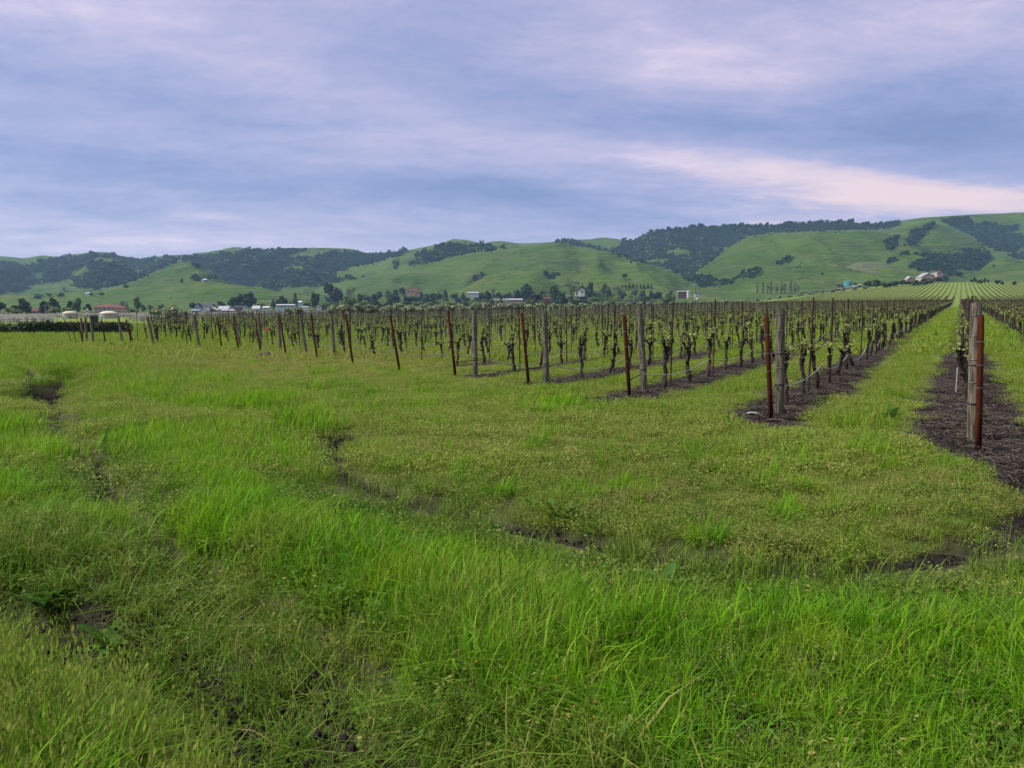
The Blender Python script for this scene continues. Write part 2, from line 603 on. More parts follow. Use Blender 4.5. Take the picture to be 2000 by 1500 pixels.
M_PINKW = mat_simple('pale pink plaster', (0.312, 0.228, 0.198), (0.264, 0.192, 0.168), .5, .85, .2)
M_TILE = mat_simple('clay roof tile', (.115, .042, .034), (.07, .026, .022), 1.2, .85, .2)
M_DKROOF = mat_simple('dark slate roof', (.045, .045, .055), (.03, .03, .04), .8, .8, .2)
M_LTROOF = mat_simple('pale metal roof', (0.276, 0.270, 0.300), (0.216, 0.210, 0.240), .5, .5, .4)
M_GLASS = mat_simple('window glass', (.02, .03, .04), (.03, .04, .05), .5, .12, .6)
M_BLUEW = mat_simple('pale blue weatherboard', (0.252, 0.330, 0.408), (0.216, 0.288, 0.360), .5, .7, .3)
M_TURQ = mat_simple('turquoise tank', (.045, .20, .21), (.035, .16, .18), .5, .5, .4)
M_CANVAS = mat_simple('cream canvas', (0.40, 0.345, 0.275), (0.35, 0.30, 0.235), .5, .9, .1)
M_ORANGE = mat_simple('orange plastic', (.75, .14, .06), (.62, .11, .05), 4, .5, .4)
M_ORFLOW = mat_simple('orange petals', (.55, .15, .02), (.45, .11, .02), 4, .6, .2)
M_BARN = mat_simple('brown barn boards', (.14, .10, .11), (.09, .065, .07), .8, .9, .1)
M_STONE = mat_simple('burnt stones', (.10, .085, .08), (.04, .035, .03), 6, .95, .1, .5, .01)
M_CHALK = mat_simple('pale stone', (0.330, 0.318, 0.288), (0.240, 0.228, 0.204), 8, .9, .1)


def mat_ground():
    m_, T, out = base_mat('ground')
    geo = T.node('ShaderNodeNewGeometry')
    Pn = geo.outputs['Position']
    at_ = T.node('ShaderNodeAttribute'); at_.attribute_name = 'c'
    sp = T.node('ShaderNodeSeparateColor'); T.l.new(at_.outputs['Color'], sp.inputs[0])
    bare, vrow, dry = sp.outputs[0], sp.outputs[1], sp.outputs[2]
    # soil
    s1 = T.noise(Pn, 9, 8, .7); s2 = T.noise(T.vscale(Pn, (60, 22, 60), rot=(0, 0, R(-30))), 1, 4, .65)
    soil = T.mix(T.mapr(s1, .35, .7), (.010, .008, .007), (.036, .028, .025))
    soil = T.mix(T.m('MULTIPLY', T.mapr(s2, .58, .72), .55), soil, (.080, .066, .052))
    # far strips under the rows, by row coordinate
    nn = T.node('ShaderNodeVectorMath', operation='DOT_PRODUCT')
    T.l.new(Pn, nn.inputs[0]); nn.inputs[1].default_value = (RN[0], RN[1], 0)
    k = T.m('DIVIDE', T.m('SUBTRACT', nn.outputs['Value'], ROW0), PITCHR)
    w = T.m('ADD', nn.outputs['Value'], T.m('MULTIPLY', T.m('SUBTRACT', T.noise(Pn, .9, 2), .5), .5))
    k = T.m('DIVIDE', T.m('SUBTRACT', w, ROW0), PITCHR)
    dn = T.m('ABSOLUTE', T.m('SUBTRACT', k, T.m('ROUND', k)))
    strip = T.m('MULTIPLY', T.mapr(dn, .24, .15), vrow)
    # thatch / green turf
    g1 = T.noise(Pn, .18, 4, .6); g2 = T.noise(Pn, 2.5, 5, .65); g3 = T.noise(Pn, 40, 3, .6)
    turf = T.mix(T.mapr(g1, .35, .65), (.075, .125, .014), (.130, .170, .026))
    turf = T.mix(T.m('MULTIPLY', T.mapr(g2, .45, .7), .5), turf, (.14, .135, .045))
    turf = T.mix(T.m('MULTIPLY', T.mapr(g3, .5, .7), .35), turf, (.05, .065, .02))
    yy = T.node('ShaderNodeSeparateXYZ'); T.l.new(Pn, yy.inputs[0])
    turf = T.mix(T.mapr(yy.outputs[1], 12, 34), T.mix(T.mapr(g2, .35, .65), (.035, .045, .012), (.070, .070, .026)), turf)  # near thatch is dark soil, its colour also standing in for shade under blades
    turf = T.mix(T.m('MULTIPLY', dry, T.mapr(g2, .3, .6)), turf, (.20, .16, .075))
    col = T.mix(T.m('MULTIPLY', strip, .8), turf, soil)
    col = T.mix(bare, col, soil)
    bm = bump(T, T.m('ADD', T.m('MULTIPLY', s1, 1), T.m('MULTIPLY', s2, .35)), .9, .05)
    b = principled(T, col, .95, .12, 0, bm)
    T.l.new(b.outputs[0], out.inputs[0])
    return m_


def mat_hill():
    m_, T, out = base_mat('hill grass')
    geo = T.node('ShaderNodeNewGeometry'); Pn = geo.outputs['Position']
    at_ = T.node('ShaderNodeAttribute'); at_.attribute_name = 'c'
    sp = T.node('ShaderNodeSeparateColor'); T.l.new(at_.outputs['Color'], sp.inputs[0])
    a = T.noise(T.vscale(Pn, (1, 1, 3)), .0045, 5, .6)
    b_ = T.noise(T.vscale(Pn, (1, 1, 9)), .012, 6, .65, .5)
    c = T.noise(T.vscale(Pn, (1, 1, 5)), .05, 5, .65)
    col = T.mix(T.mapr(a, .35, .65), (.028, .064, .008), (.058, .100, .012))
    col = T.mix(T.m('MULTIPLY', T.mapr(b_, .42, .66), .75), col, (.080, .098, .026))
    d_ = T.noise(T.vscale(Pn, (1, .35, 2), rot=(0, 0, .5)), .02, 5, .6, .8)
    col = T.mix(T.m('MULTIPLY', T.mapr(d_, .55, .75), .6), col, (.062, .058, .032))
    col = T.mix(T.m('MULTIPLY', T.mapr(c, .50, .68), .55), col, (.026, .048, .014))
    # cattle terraces along the slope
    zt = T.node('ShaderNodeSeparateXYZ'); T.l.new(Pn, zt.inputs[0])
    ter = T.m('SINE', T.m('ADD', T.m('MULTIPLY', zt.outputs[2], 1.6), T.m('MULTIPLY', b_, 22)))
    col = T.mix(T.m('MULTIPLY', T.mapr(ter, .3, 1), .28), col, (.04, .06, .03))
    # planted vineyard plots on the slopes
    wv = T.m('SINE', T.m('ADD', T.m('MULTIPLY', zt.outputs[0], 1.05), T.m('MULTIPLY', zt.outputs[1], .55)))
    plot = T.mix(T.mapr(wv, -.3, .3), (.055, .085, .026), (.115, .108, .058))
    col = T.mix(sp.outputs[0], col, plot)
    # eroded bare patches
    col = T.mix(T.m('MULTIPLY', sp.outputs[1], T.mapr(c, .45, .65, 0, .6)), col, (.085, .082, .05))
    e_ = T.noise(T.vscale(Pn, (1, 1, 2)), .11, 6, .7)
    col = T.mix(T.m('MULTIPLY', T.mapr(e_, .50, .68), .5), col, (.030, .052, .014))
    bm = bump(T, T.m('ADD', T.m('MULTIPLY', c, 1.0), T.m('ADD', T.m('MULTIPLY', b_, 2.0), T.m('MULTIPLY', ter, .10))), .9, 9.0)
    b = principled(T, col, .95, .05, 0, bm)
    T.l.new(b.outputs[0], out.inputs[0])
    return m_


M_GROUND = mat_ground()
M_HILL = mat_hill()

# ------------------------------------------------------------------ ground sheet
def build_ground():
    ys = np.concatenate([[-80, -40, -20, -10, -5, -2, 0, .8], np.geomspace(1.4, 30, 330), np.geomspace(30.6, 1500, 190)])
    uu = np.concatenate([[-5, -3.5, -2.5, -1.8], np.linspace(-1.35, -.8, 22)[:-1], np.linspace(-.8, .8, 230), np.linspace(.8, 1.35, 22)[1:], [1.8, 2.5, 3.5, 5]])
    wY = np.where(ys > 1.4, ys, 1.4 + (1.4 - ys))
    Y, U = np.meshgrid(ys, uu, indexing='ij')
    X = U * wY[:, None]
    zd, bare = near_detail(X, Y)
    micro = (fbm(X * 9, Y * 9, 51, 3) - .5) * .02 * (Y < 25)
    Z = ground_z(X, Y) + zd + micro
    st = np.where((Y > 5) & (Y < 60), strip_mask(X, Y), 0)
    clod = (fbm(X * 7, Y * 7, 61, 3) - .5) * .07
    Z = Z + st * clod
    bare = np.maximum(bare, st)
    n = X * RN[0] + Y * RN[1]; t = X * RD[0] + Y * RD[1]
    k = (ROW0 - n) / PITCHR
    vrow = ((t > row_start(k)) & (Y >= 45) & (Y < olive_Y(X / np.maximum(Y, 1)))) * np.interp(Y, [200, 420], [1, .35])
    px, py = project(X, Y, Z)
    dry = np.exp(-((px - 560) / 260) ** 2 - ((py - 715) / 26) ** 2) + .7 * np.exp(-((px - 520) / 150) ** 2 - ((py - 760) / 18) ** 2)
    dry = np.where(Y > 3, dry, 0)
    ny, nx = X.shape
    V = np.stack([X, Y, Z], -1).reshape(-1, 3)
    i = np.arange(ny - 1)[:, None] * nx + np.arange(nx - 1)[None, :]
    F = np.stack([i, i + 1, i + nx + 1, i + nx], -1).reshape(-1, 4)
    me = grid_mesh('ground', V, F, np.stack([bare, vrow, dry], -1).reshape(-1, 3), M_GROUND)
    o = obj('ground', me)
    tag(o, 'grassy valley floor rising gently towards the hills', kind='structure')
    return o


def grid_mesh(name, V, F, C, mat):
    me = bpy.data.meshes.new(name)
    me.vertices.add(len(V)); me.vertices.foreach_set('co', V.astype(np.float32).ravel())
    me.loops.add(len(F) * 4); me.loops.foreach_set('vertex_index', F.astype(np.int32).ravel())
    me.polygons.add(len(F)); me.polygons.foreach_set('loop_start', np.arange(len(F), dtype=np.int32) * 4)
    me.polygons.foreach_set('use_smooth', np.ones(len(F), bool))
    me.update(calc_edges=True)
    a = me.color_attributes.new('c', 'FLOAT_COLOR', 'POINT')
    arr = np.ones((len(V), 4)); arr[:, :3] = C
    a.data.foreach_set('color', arr.ravel())
    me.materials.append(mat)
    me.validate()
    return me


OL_U = [-.75, -.447, -.35, -.28, -.2, -.1, 0, .07, .133, .2, .267, .33, .42, .48, .58, 1.2]
OL_Y = [105, 120, 190, 176, 205, 225, 262, 330, 430, 520, 600, 690, 660, 640, 690, 720]


def olive_Y(u):
    return np.interp(u, OL_U, OL_Y)


GROUND = build_ground()

# ------------------------------------------------------------------ hills
HILLS = []


def smooth(a, w):
    k = np.exp(-(np.arange(-3 * w, 3 * w + 1) / w) ** 2 / 2); k /= k.sum()
    return np.convolve(np.pad(a, 3 * w, mode='edge'), k, 'valid')


def hill(name, crest, Db, Dc, prof=.8, amp=6.0, seed=0, label='', step=4, plot=None, erode=None, sm=2):
    xs = np.arange(crest[0][0], crest[-1][0] + 1, step, dtype=float)
    yc = smooth(np.interp(xs, [p[0] for p in crest], [p[1] for p in crest]), sm)
    nv = 44
    V = []; C = []
    vs = np.linspace(0, 1, nv)
    dcv = Dc * (1 + .10 * (fbm(xs / 260, xs * 0 + seed, seed + 3, 2) - .5))
    dbv = Db * (1 + .06 * (fbm(xs / 200, xs * 0 + 5 + seed, seed + 4, 2) - .5))
    crests = np.array([at(x, y, d) for x, y, d in zip(xs, yc, dcv)])
    base = []
    for x, d in zip(xs, dbv):
        q = at(x, 620, d); q[2] = float(ground_z(q[0], min(q[1], 1200))) - 14; base.append(q)
    base = np.array(base)
    # interpolate in elevation angle so that the crest stays the outline
    eb = (base[:, 2] - H) / base[:, 1]; ec = (crests[:, 2] - H) / crests[:, 1]
    rows = []
    for v in vs:
        D = base[:, 1] + (crests[:, 1] - base[:, 1]) * v
        w = v ** prof
        w = w * .55 + .45 * (v * v * (3 - 2 * v)) if v < 1 else 1
        el = eb + (ec - eb) * w
        Xr = (xs - 1000) / FPX * D * (base[:, 0] * 0 + 1)
        Xr = crests[:, 0] / crests[:, 1] * D
        Z = H + el * D
        env = (4 * v * (1 - v)) ** .7
        gul = (fbm(Xr / 150 + seed, D / 420, seed + 20, 4) - .5) * 2
        gul2 = -np.abs(fbm(Xr / 85 + seed * 3, D / 300, seed + 40, 3) - .5) * 2 + .3
        Z = Z + env * amp * 2.8 * (gul * 1.2 + gul2 * 1.5) * np.clip((ec - eb) * 14, 0.15, 1)
        rows.append(np.stack([Xr, D, Z], -1))
        c = np.zeros((len(xs), 3)); C.append(c)
    for q in (1, 2, 3):     # back slope
        D = crests[:, 1] + q * 60
        Z = crests[:, 2] - (q ** 1.6) * 14 - 4
        rows.append(np.stack([crests[:, 0] / crests[:, 1] * D, D, Z], -1)); C.append(np.zeros((len(xs), 3)))
    V = np.array(rows); C = np.array(C)
    px, py = project(V[..., 0], V[..., 1], V[..., 2])
    if plot is not None:
        for P_ in plot: C[..., 0] = np.maximum(C[..., 0], in_poly(px, py, P_))
    if erode is not None:
        for P_ in erode: C[..., 1] = np.maximum(C[..., 1], in_poly(px, py, P_))
    ny, nx = V.shape[:2]
    i = np.arange(ny - 1)[:, None] * nx + np.arange(nx - 1)[None, :]
    F = np.stack([i, i + 1, i + nx + 1, i + nx], -1).reshape(-1, 4)
    Vf = V.reshape(-1, 3)
    me = grid_mesh('hill', Vf, F, C.reshape(-1, 3), M_HILL)
    o = obj('hill', me)
    tag(o, label, kind='structure')
    HILLS.append((Vf, F))
    return o


hill('hill', [(-900, 492), (-400, 496), (-100, 499), (0, 500), (25, 502), (45, 505), (85, 498), (110, 502), (145, 496), (200, 494), (240, 500), (278, 507), (300, 502), (335, 498), (400, 496), (430, 490), (500, 487), (560, 484), (640, 484), (690, 486), (715, 494), (740, 500), (800, 500), (900, 510), (1000, 520)],
     1250, 2250, .9, 16, 1, 'long wooded ridge closing the valley on the left')
hill('hill', [(640, 520), (700, 503), (740, 497), (770, 493), (800, 488), (850, 478), (870, 474), (887, 471), (920, 471), (940, 477), (960, 473), (985, 470), (1005, 475), (1035, 475), (1090, 472), (1100, 468), (1135, 468), (1180, 466), (1200, 466), (1215, 471), (1240, 469), (1262, 455), (1300, 449), (1370, 442), (1470, 439), (1560, 438), (1640, 433), (1668, 434), (1690, 437), (1720, 436), (1760, 431), (1800, 425), (1900, 419), (2000, 415), (2300, 408), (2900, 405)],
     1350, 2400, .9, 14, 2, 'high ridge along the skyline, wooded in the middle and grassy on the right')
hill('hill', [(110, 575), (140, 540), (175, 512), (200, 504), (225, 508), (255, 525), (300, 550), (330, 575)], 1200, 1800, .8, 8, 5, 'rounded wooded knoll on the left')
hill('hill', [(60, 590), (120, 582), (200, 565), (255, 552), (300, 532), (345, 515), (375, 513), (400, 530), (440, 550), (480, 580)], 1000, 1400, .8, 6, 6, 'grassy spur left of the wooded slopes')
hill('hill', [(540, 590), (600, 562), (650, 533), (690, 524), (720, 517), (770, 505), (810, 494), (850, 480), (887, 472), (920, 472), (950, 479), (985, 472), (1010, 478), (1060, 500), (1110, 560)], 1100, 1850, .8, 8, 7, 'grassy ridge sloping down to the left of the middle hill')
hill('hill', [(560, 598), (640, 575), (700, 549), (775, 527), (820, 516), (875, 506), (940, 495), (1000, 486), (1060, 476), (1090, 475), (1150, 485), (1225, 506), (1287, 522), (1330, 537), (1362, 550), (1400, 568), (1440, 590)], 880, 1500, .75, 9, 8, 'broad green middle hill with smooth grazed slopes',
     erode=[[(1050, 505), (1075, 495), (1100, 510), (1070, 520), (1045, 520)]])
hill('hill', [(840, 600), (880, 575), (915, 558), (950, 538), (1000, 527), (1040, 530), (1070, 545), (1110, 565), (1150, 595)], 820, 1120, .8, 4, 9, 'small green foothill in front of the middle hill')
hill('hill', [(1660, 480), (1715, 458), (1760, 446), (1785, 439), (1812, 432), (1840, 440), (1880, 455), (1915, 475), (1940, 500), (1970, 540)], 1250, 1700, .8, 9, 12, 'steep green spur with gullies on the right',
     erode=[[(1830, 440), (1870, 452), (1915, 480), (1900, 478), (1860, 462)]])
hill('hill', [(1290, 610), (1330, 565), (1355, 536), (1400, 504), (1415, 488), (1462, 463), (1500, 457), (1587, 452), (1670, 451), (1715, 453), (1760, 462), (1800, 480), (1850, 500), (1900, 530), (1950, 570)], 900, 1500, .8, 9, 10, 'wide green hill with scattered bushes right of the wooded gap')
hill('hill', [(1880, 560), (1895, 545), (1912, 530), (1937, 507), (1962, 502), (2000, 512), (2060, 520), (2300, 530), (2600, 540)], 1000, 1300, .8, 4, 13, 'pale green hump below the wooded gully')
hill('hill', [(1840, 572), (1870, 553), (1900, 541), (1950, 528), (2000, 512), (2100, 488), (2400, 470), (2900, 460)], 820, 1150, .8, 4, 14, 'bright green slope rising out of the right edge')
hill('hill', [(1500, 585), (1570, 566), (1605, 548), (1637, 522), (1675, 511), (1725, 513), (1775, 530), (1810, 548), (1850, 575)], 840, 1180, .8, 3, 15, 'low brownish knoll planted with young vines',
     plot=[[(1570, 575), (1610, 545), (1640, 515), (1675, 500), (1725, 505), (1770, 525), (1790, 550), (1760, 572)]])
hill('hill', [(-900, 585), (-300, 580), (0, 577), (100, 572), (200, 569), (300, 557), (380, 549), (430, 553), (500, 562), (560, 571), (650, 576), (800, 577), (1000, 576), (1100, 572), (1300, 571), (1450, 566), (1600, 562), (1700, 562), (1800, 556), (1900, 552), (2400, 550), (2900, 550)],
     720, 1060, .9, 2.5, 16, 'gentle pasture slope along the foot of the hills')

VV = []; FF = []; b0 = 0
for v_h, f_h in HILLS:
    VV.extend(map(tuple, v_h)); FF.extend([tuple(int(i) + b0 for i in q) for q in f_h]); b0 += len(v_h)
BVH = BVHTree.FromPolygons(VV, FF)


def hill_hit(px, py):
    d = Vector(ray(px, py)).normalized()
    h = BVH.ray_cast(Vector((0, 0, H)), d, 9000)
    return h[0]


def any_hit(px, py):
    h = hill_hit(px, py)
    g = flat_hit(px, py)
    gz = float(ground_z(*g))
    if h is not None and h.y < g[1] + 5:
        return np.array(h)
    if g[1] > 1400 and h is not None:
        return np.array(h)
    return np.array([g[0], g[1], gz])


# ------------------------------------------------------------------ scattering by geometry nodes (stuff only)
def proto_collection(name, meshes, obname):
    c = bpy.data.collections.new(name)
    for i, me in enumerate(meshes):
        o = bpy.data.objects.new(obname if i == 0 else '%s.%03d' % (obname, i), me)
        c.objects.link(o)
    return c


def scatter(name, pts, rot, scl, idx, coll, label, cat=None, dry=None):
    n = len(pts)
    me = bpy.data.meshes.new(name)
    me.vertices.add(n)
    me.vertices.foreach_set('co', np.asarray(pts, np.float32).ravel())
    rot = np.asarray(rot, np.float32); scl = np.asarray(scl, np.float32)
    if rot.ndim == 1: rot = np.stack([rot * 0, rot * 0, rot], -1)
    if scl.ndim == 1: scl = np.stack([scl, scl, scl], -1)
    for nm, typ, key, arr in (('rot', 'FLOAT_VECTOR', 'vector', rot), ('scl', 'FLOAT_VECTOR', 'vector', scl)):
        a = me.attributes.new(nm, typ, 'POINT'); a.data.foreach_set(key, arr.astype(np.float32).ravel())
    a = me.attributes.new('idx', 'INT', 'POINT'); a.data.foreach_set('value', np.asarray(idx, np.int32))
    a = me.attributes.new('dry', 'FLOAT', 'POINT'); a.data.foreach_set('value', (np.zeros(n) if dry is None else dry).astype(np.float32))
    me.materials.append(coll.objects[0].data.materials[0])
    o = obj(name, me)
    g = bpy.data.node_groups.new('scatter ' + name, 'GeometryNodeTree')
    g.interface.new_socket('Geometry', in_out='INPUT', socket_type='NodeSocketGeometry')
    g.interface.new_socket('Geometry', in_out='OUTPUT', socket_type='NodeSocketGeometry')
    gi = g.nodes.new('NodeGroupInput'); go = g.nodes.new('NodeGroupOutput')
    iop = g.nodes.new('GeometryNodeInstanceOnPoints')
    ci = g.nodes.new('GeometryNodeCollectionInfo')
    ci.inputs['Collection'].default_value = coll
    ci.inputs['Separate Children'].default_value = True
    ci.inputs['Reset Children'].default_value = True

    def na(nm, typ):
        q = g.nodes.new('GeometryNodeInputNamedAttribute'); q.data_type = typ; q.inputs['Name'].default_value = nm
        return q.outputs['Attribute']
    e2r = g.nodes.new('FunctionNodeEulerToRotation')
    g.links.new(na('rot', 'FLOAT_VECTOR'), e2r.inputs[0])
    g.links.new(gi.outputs[0], iop.inputs['Points'])
    g.links.new(ci.outputs[0], iop.inputs['Instance'])
    iop.inputs['Pick Instance'].default_value = True
    g.links.new(na('idx', 'INT'), iop.inputs['Instance Index'])
    g.links.new(e2r.outputs[0], iop.inputs['Rotation'])
    g.links.new(na('scl', 'FLOAT_VECTOR'), iop.inputs['Scale'])
    g.links.new(iop.outputs[0], go.inputs[0])
    md = o.modifiers.new('scatter', 'NODES'); md.node_group = g
    tag(o, label, cat, kind='stuff')
    return o


# ------------------------------------------------------------------ crowns
def crown_mesh(name, mat, rng, nleaf=500, rx=1., rz=1., leaf=.12, lobes=9, core=True, base=0.0, shape='round', gap=0.0):
    """leaf-faced crown about a unit sphere; z from 0 (bottom) to 2*rz"""
    mb = MB()
    L = []
    for i in range(lobes):
        a = rng.uniform(0, 2 * math.pi); h = rng.uniform(.15, 1)
        if shape == 'round': rr = .62 * math.sqrt(max(0, 1 - (h - .45) ** 2 * 1.7)) * rng.uniform(.45, 1)
        elif shape == 'cone': rr = .75 * (1 - h) * rng.uniform(.4, 1)
        elif shape == 'slim': rr = .4 * rng.uniform(.2, 1) * (1.1 - h)
        else: rr = .6 * rng.uniform(.4, 1)
        s = rng.uniform(.28, .46) * (1.15 - .4 * h if shape != 'cone' else 1.15 - .8 * h)
        L.append((math.cos(a) * rr, math.sin(a) * rr, h * 1.55, s))
    L.append((0, 0, .8, .55 if shape == 'round' else .3))
    for (lx, ly, lz, s) in L:
        if core and shape != 'bare':
            v = []; nn = 7
            for j, ph in enumerate((-.8, 0, .8)):
                for q in range(nn):
                    an = 2 * math.pi * (q + .5 * j) / nn
                    k = s * .78 * rng.uniform(.85, 1.12)
                    v.append(((lx + k * math.cos(ph) * math.cos(an)) * rx, (ly + k * math.cos(ph) * math.sin(an)) * rx, (lz + k * math.sin(ph)) * rz + base))
            v.append((lx * rx, ly * rx, (lz + s * .8) * rz + base)); v.append((lx * rx, ly * rx, (lz - s * .8) * rz + base))
            f = []
            for j in range(2):
                for q in range(nn):
                    r_ = (q + 1) % nn
                    f.append((j * nn + q, j * nn + r_, (j + 1) * nn + r_, (j + 1) * nn + q))
            for q in range(nn):
                r_ = (q + 1) % nn
                f.append((2 * nn + q, 2 * nn + r_, 3 * nn)); f.append((r_, q, 3 * nn + 1))
            mb.add(v, f, (rng.uniform(0, .35), .5, 0))
    per = max(4, nleaf // len(L))
    for (lx, ly, lz, s) in L:
        tone = rng.uniform(0, .5)
        for _ in range(per):
            d = Vector((rng.gauss(0, 1), rng.gauss(0, 1), rng.gauss(.15, 1))).normalized()
            k = s * rng.uniform(.72, 1.18)
            c = Vector(((lx + d.x * k) * rx, (ly + d.y * k) * rx, (lz + d.z * k) * rz + base))
            t = Vector((rng.gauss(0, 1), rng.gauss(0, 1), rng.gauss(0, 1)))
            nrm = (d + t * .5).normalized()
            e1 = nrm.cross(Vector((rng.uniform(-1, 1), rng.uniform(-1, 1), rng.uniform(-1, 1)))).normalized(); e2 = nrm.cross(e1)
            w = leaf * rng.uniform(.6, 1.3)
            col = (min(1, tone + rng.uniform(0, .5)), .5, 0)
            mb.add([c - e1 * w, c - e2 * w * .6, c + e1 * w, c + e2 * w * .6], [(0, 1, 2, 3)], col)
    return mb.mesh(name, mat)


rg = random.Random(5)
WOOD_PROTO = proto_collection('oak crown protos', [crown_mesh('oak_crown', M_WOODS, rg, 80, 1, .62, .13, 12) for _ in range(6)], 'oak_crown')

WOODS = [
    ([(0, 512), (25, 514), (60, 520), (70, 512), (105, 503), (150, 500), (190, 497), (225, 499), (255, 505), (275, 508), (310, 502), (330, 503), (345, 512), (320, 523), (300, 530), (290, 540), (262, 550), (240, 557), (200, 562), (170, 562), (140, 560), (145, 550), (135, 545), (110, 550), (60, 560), (40, 568), (0, 572), (-60, 574), (-60, 512)],
     [[(40, 548), (62, 532), (88, 531), (80, 545), (52, 552)], [(135, 527), (170, 520), (174, 532), (142, 545)], [(180, 507), (205, 503), (235, 512), (215, 512), (190, 512)]]),
    ([(320, 503), (400, 500), (430, 495), (500, 489), (560, 487), (620, 489), (690, 494), (715, 497), (735, 500), (790, 493), (740, 512), (680, 525), (650, 533), (660, 540), (690, 545), (620, 560), (560, 560), (530, 565), (475, 555), (430, 546), (405, 545), (372, 546), (377, 542), (400, 540), (420, 528), (380, 525), (375, 512), (350, 510)],
     [[(556, 500), (600, 490), (640, 486), (690, 486), (705, 490), (640, 495), (575, 506)], [(550, 523), (575, 518), (592, 520), (585, 527), (560, 530)], [(450, 520), (470, 514), (475, 520)]]),
    ([(700, 496), (740, 498), (790, 489), (812, 490), (760, 504), (700, 518), (650, 530), (640, 522)], []),
    ([(803, 500), (820, 492), (845, 488), (850, 480), (880, 478), (930, 479), (950, 477), (985, 485), (960, 490), (920, 495), (885, 502), (850, 512), (800, 520), (797, 512), (830, 505)], []),
    ([(766, 512), (778, 508), (783, 520), (770, 527)], []),
    ([(1080, 473), (1110, 466), (1135, 474), (1160, 478), (1200, 492), (1208, 474), (1222, 470), (1250, 464), (1265, 453), (1340, 443), (1370, 440), (1480, 438), (1560, 436), (1640, 431), (1668, 434), (1672, 447), (1600, 452), (1500, 455), (1460, 462), (1415, 487), (1400, 503), (1380, 520), (1355, 533), (1330, 532), (1280, 520), (1225, 507), (1180, 490), (1110, 478)],
     [[(1130, 474), (1200, 465), (1212, 478), (1200, 492), (1180, 488)], [(1303, 491), (1325, 487), (1345, 489), (1350, 497), (1310, 500)], [(1258, 510), (1290, 506), (1315, 508), (1300, 514), (1268, 515)]]),
    ([(1670, 440), (1720, 437), (1760, 433), (1740, 447), (1700, 450), (1660, 449)], []),
    ([(1318, 528), (1355, 533), (1400, 548), (1435, 545), (1432, 554), (1400, 558), (1370, 561), (1340, 548)], []),
    ([(1715, 465), (1732, 467), (1755, 461), (1750, 485), (1735, 490), (1730, 478)], []),
    ([(1800, 445), (1827, 437), (1800, 467), (1780, 482), (1765, 480), (1775, 455)], []),
    ([(1835, 430), (1892, 425), (1900, 440), (1925, 435), (1962, 442), (1992, 440), (1975, 457), (2010, 462), (2000, 475), (1985, 492), (1947, 490), (1917, 480), (1900, 460), (1857, 442)], []),
    ([(1777, 515), (1812, 505), (1825, 497), (1880, 497), (1882, 485), (1905, 487), (1935, 500), (1930, 512), (1912, 528), (1875, 527), (1837, 530), (1800, 530), (1777, 522)], []),
    ([(1960, 497), (2060, 490), (2060, 505), (2000, 508), (1975, 503)], []),
    ([(1842, 529), (1860, 527), (1875, 531), (1875, 537), (1840, 536)], []),
    ([(1756, 494), (1772, 490), (1782, 497), (1760, 499)], []), ([(1797, 496), (1815, 489), (1822, 499), (1800, 502)], []),
    ([(1730, 513), (1745, 504), (1756, 508), (1742, 516)], []),
    ([(1440, 542), (1450, 532), (1475, 524), (1492, 528), (1488, 540), (1455, 545)], []),
    ([(1515, 513), (1530, 503), (1553, 503), (1545, 512), (1525, 518)], []),
    ([(920, 548), (927, 537), (945, 535), (952, 539), (930, 550)], []),
    ([(1056, 535), (1090, 532), (1088, 543), (1073, 546)], []),
]
pts = []; rots = []; scs = []; ids = []
rw = random.Random(3)
for poly, holes in WOODS:
    x0, x1 = min(p[0] for p in poly), max(p[0] for p in poly)
    y0_, y1_ = min(p[1] for p in poly), max(p[1] for p in poly)
    yy = y0_
    while yy < y1_ + 2:
        xx = x0 + rw.uniform(0, 3)
        while xx < x1:
            qx, qy = xx + rw.uniform(-2, 2), yy + rw.uniform(-1.2, 1.2)
            if bool(in_poly([qx], [qy], poly)[0]) and not any(bool(in_poly([qx], [qy], h_)[0]) for h_ in holes):
                h_ = hill_hit(qx, qy)
                if h_ is not None:
                    pts.append((h_.x, h_.y, h_.z - 1.5)); rots.append(rw.uniform(0, 6.28))
                    s_ = h_.y * rw.choice((2.4, 3.2, 4.0, 4.6, 5.4, 7.0)) * rw.uniform(.8, 1.2) / FPX
                    scs.append((s_, s_, s_ * rw.uniform(.8, 1.25))); ids.append(rw.randrange(6))
            xx += 4.6
        yy += 2.6
for poly, holes in WOODS[:12]:      # stragglers thinning out from the edge of the woods
    for (ax, ay), (bx, by) in zip(poly, poly[1:] + poly[:1]):
        for _ in range(int(math.hypot(bx - ax, by - ay) / 9)):
            f = rw.random(); qx = ax + (bx - ax) * f + rw.gauss(0, 5); qy = ay + (by - ay) * f + rw.gauss(0, 2.6)
            if -40 < qx < 2040:
                h_ = hill_hit(qx, qy)
                if h_ is not None:
                    s_ = h_.y * rw.uniform(1.2, 3.2) / FPX
                    pts.append((h_.x, h_.y, h_.z - 1)); rots.append(rw.uniform(0, 6.28)); scs.append((s_, s_, s_)); ids.append(rw.randrange(6))
for _ in range(900):      # scrub dotted in the folds
    qx, qy = rw.uniform(0, 2000), rw.uniform(445, 572)
    if fbm(np.array([qx / 60]), np.array([qy / 22]), 88, 3)[0] < .60: continue
    h_ = hill_hit(qx, qy)
    if h_ is not None and h_.y > 900:
        s_ = h_.y * rw.uniform(.5, 1.3) / FPX
        pts.append((h_.x, h_.y, h_.z - .5)); rots.append(rw.uniform(0, 6.28)); scs.append((s_, s_, s_ * .8)); ids.append(rw.randrange(6))
scatter('wooded_slopes', pts, np.array(rots), np.array(scs), ids, WOOD_PROTO, 'dense dark oak woodland covering the gullies and ridges of the hills')

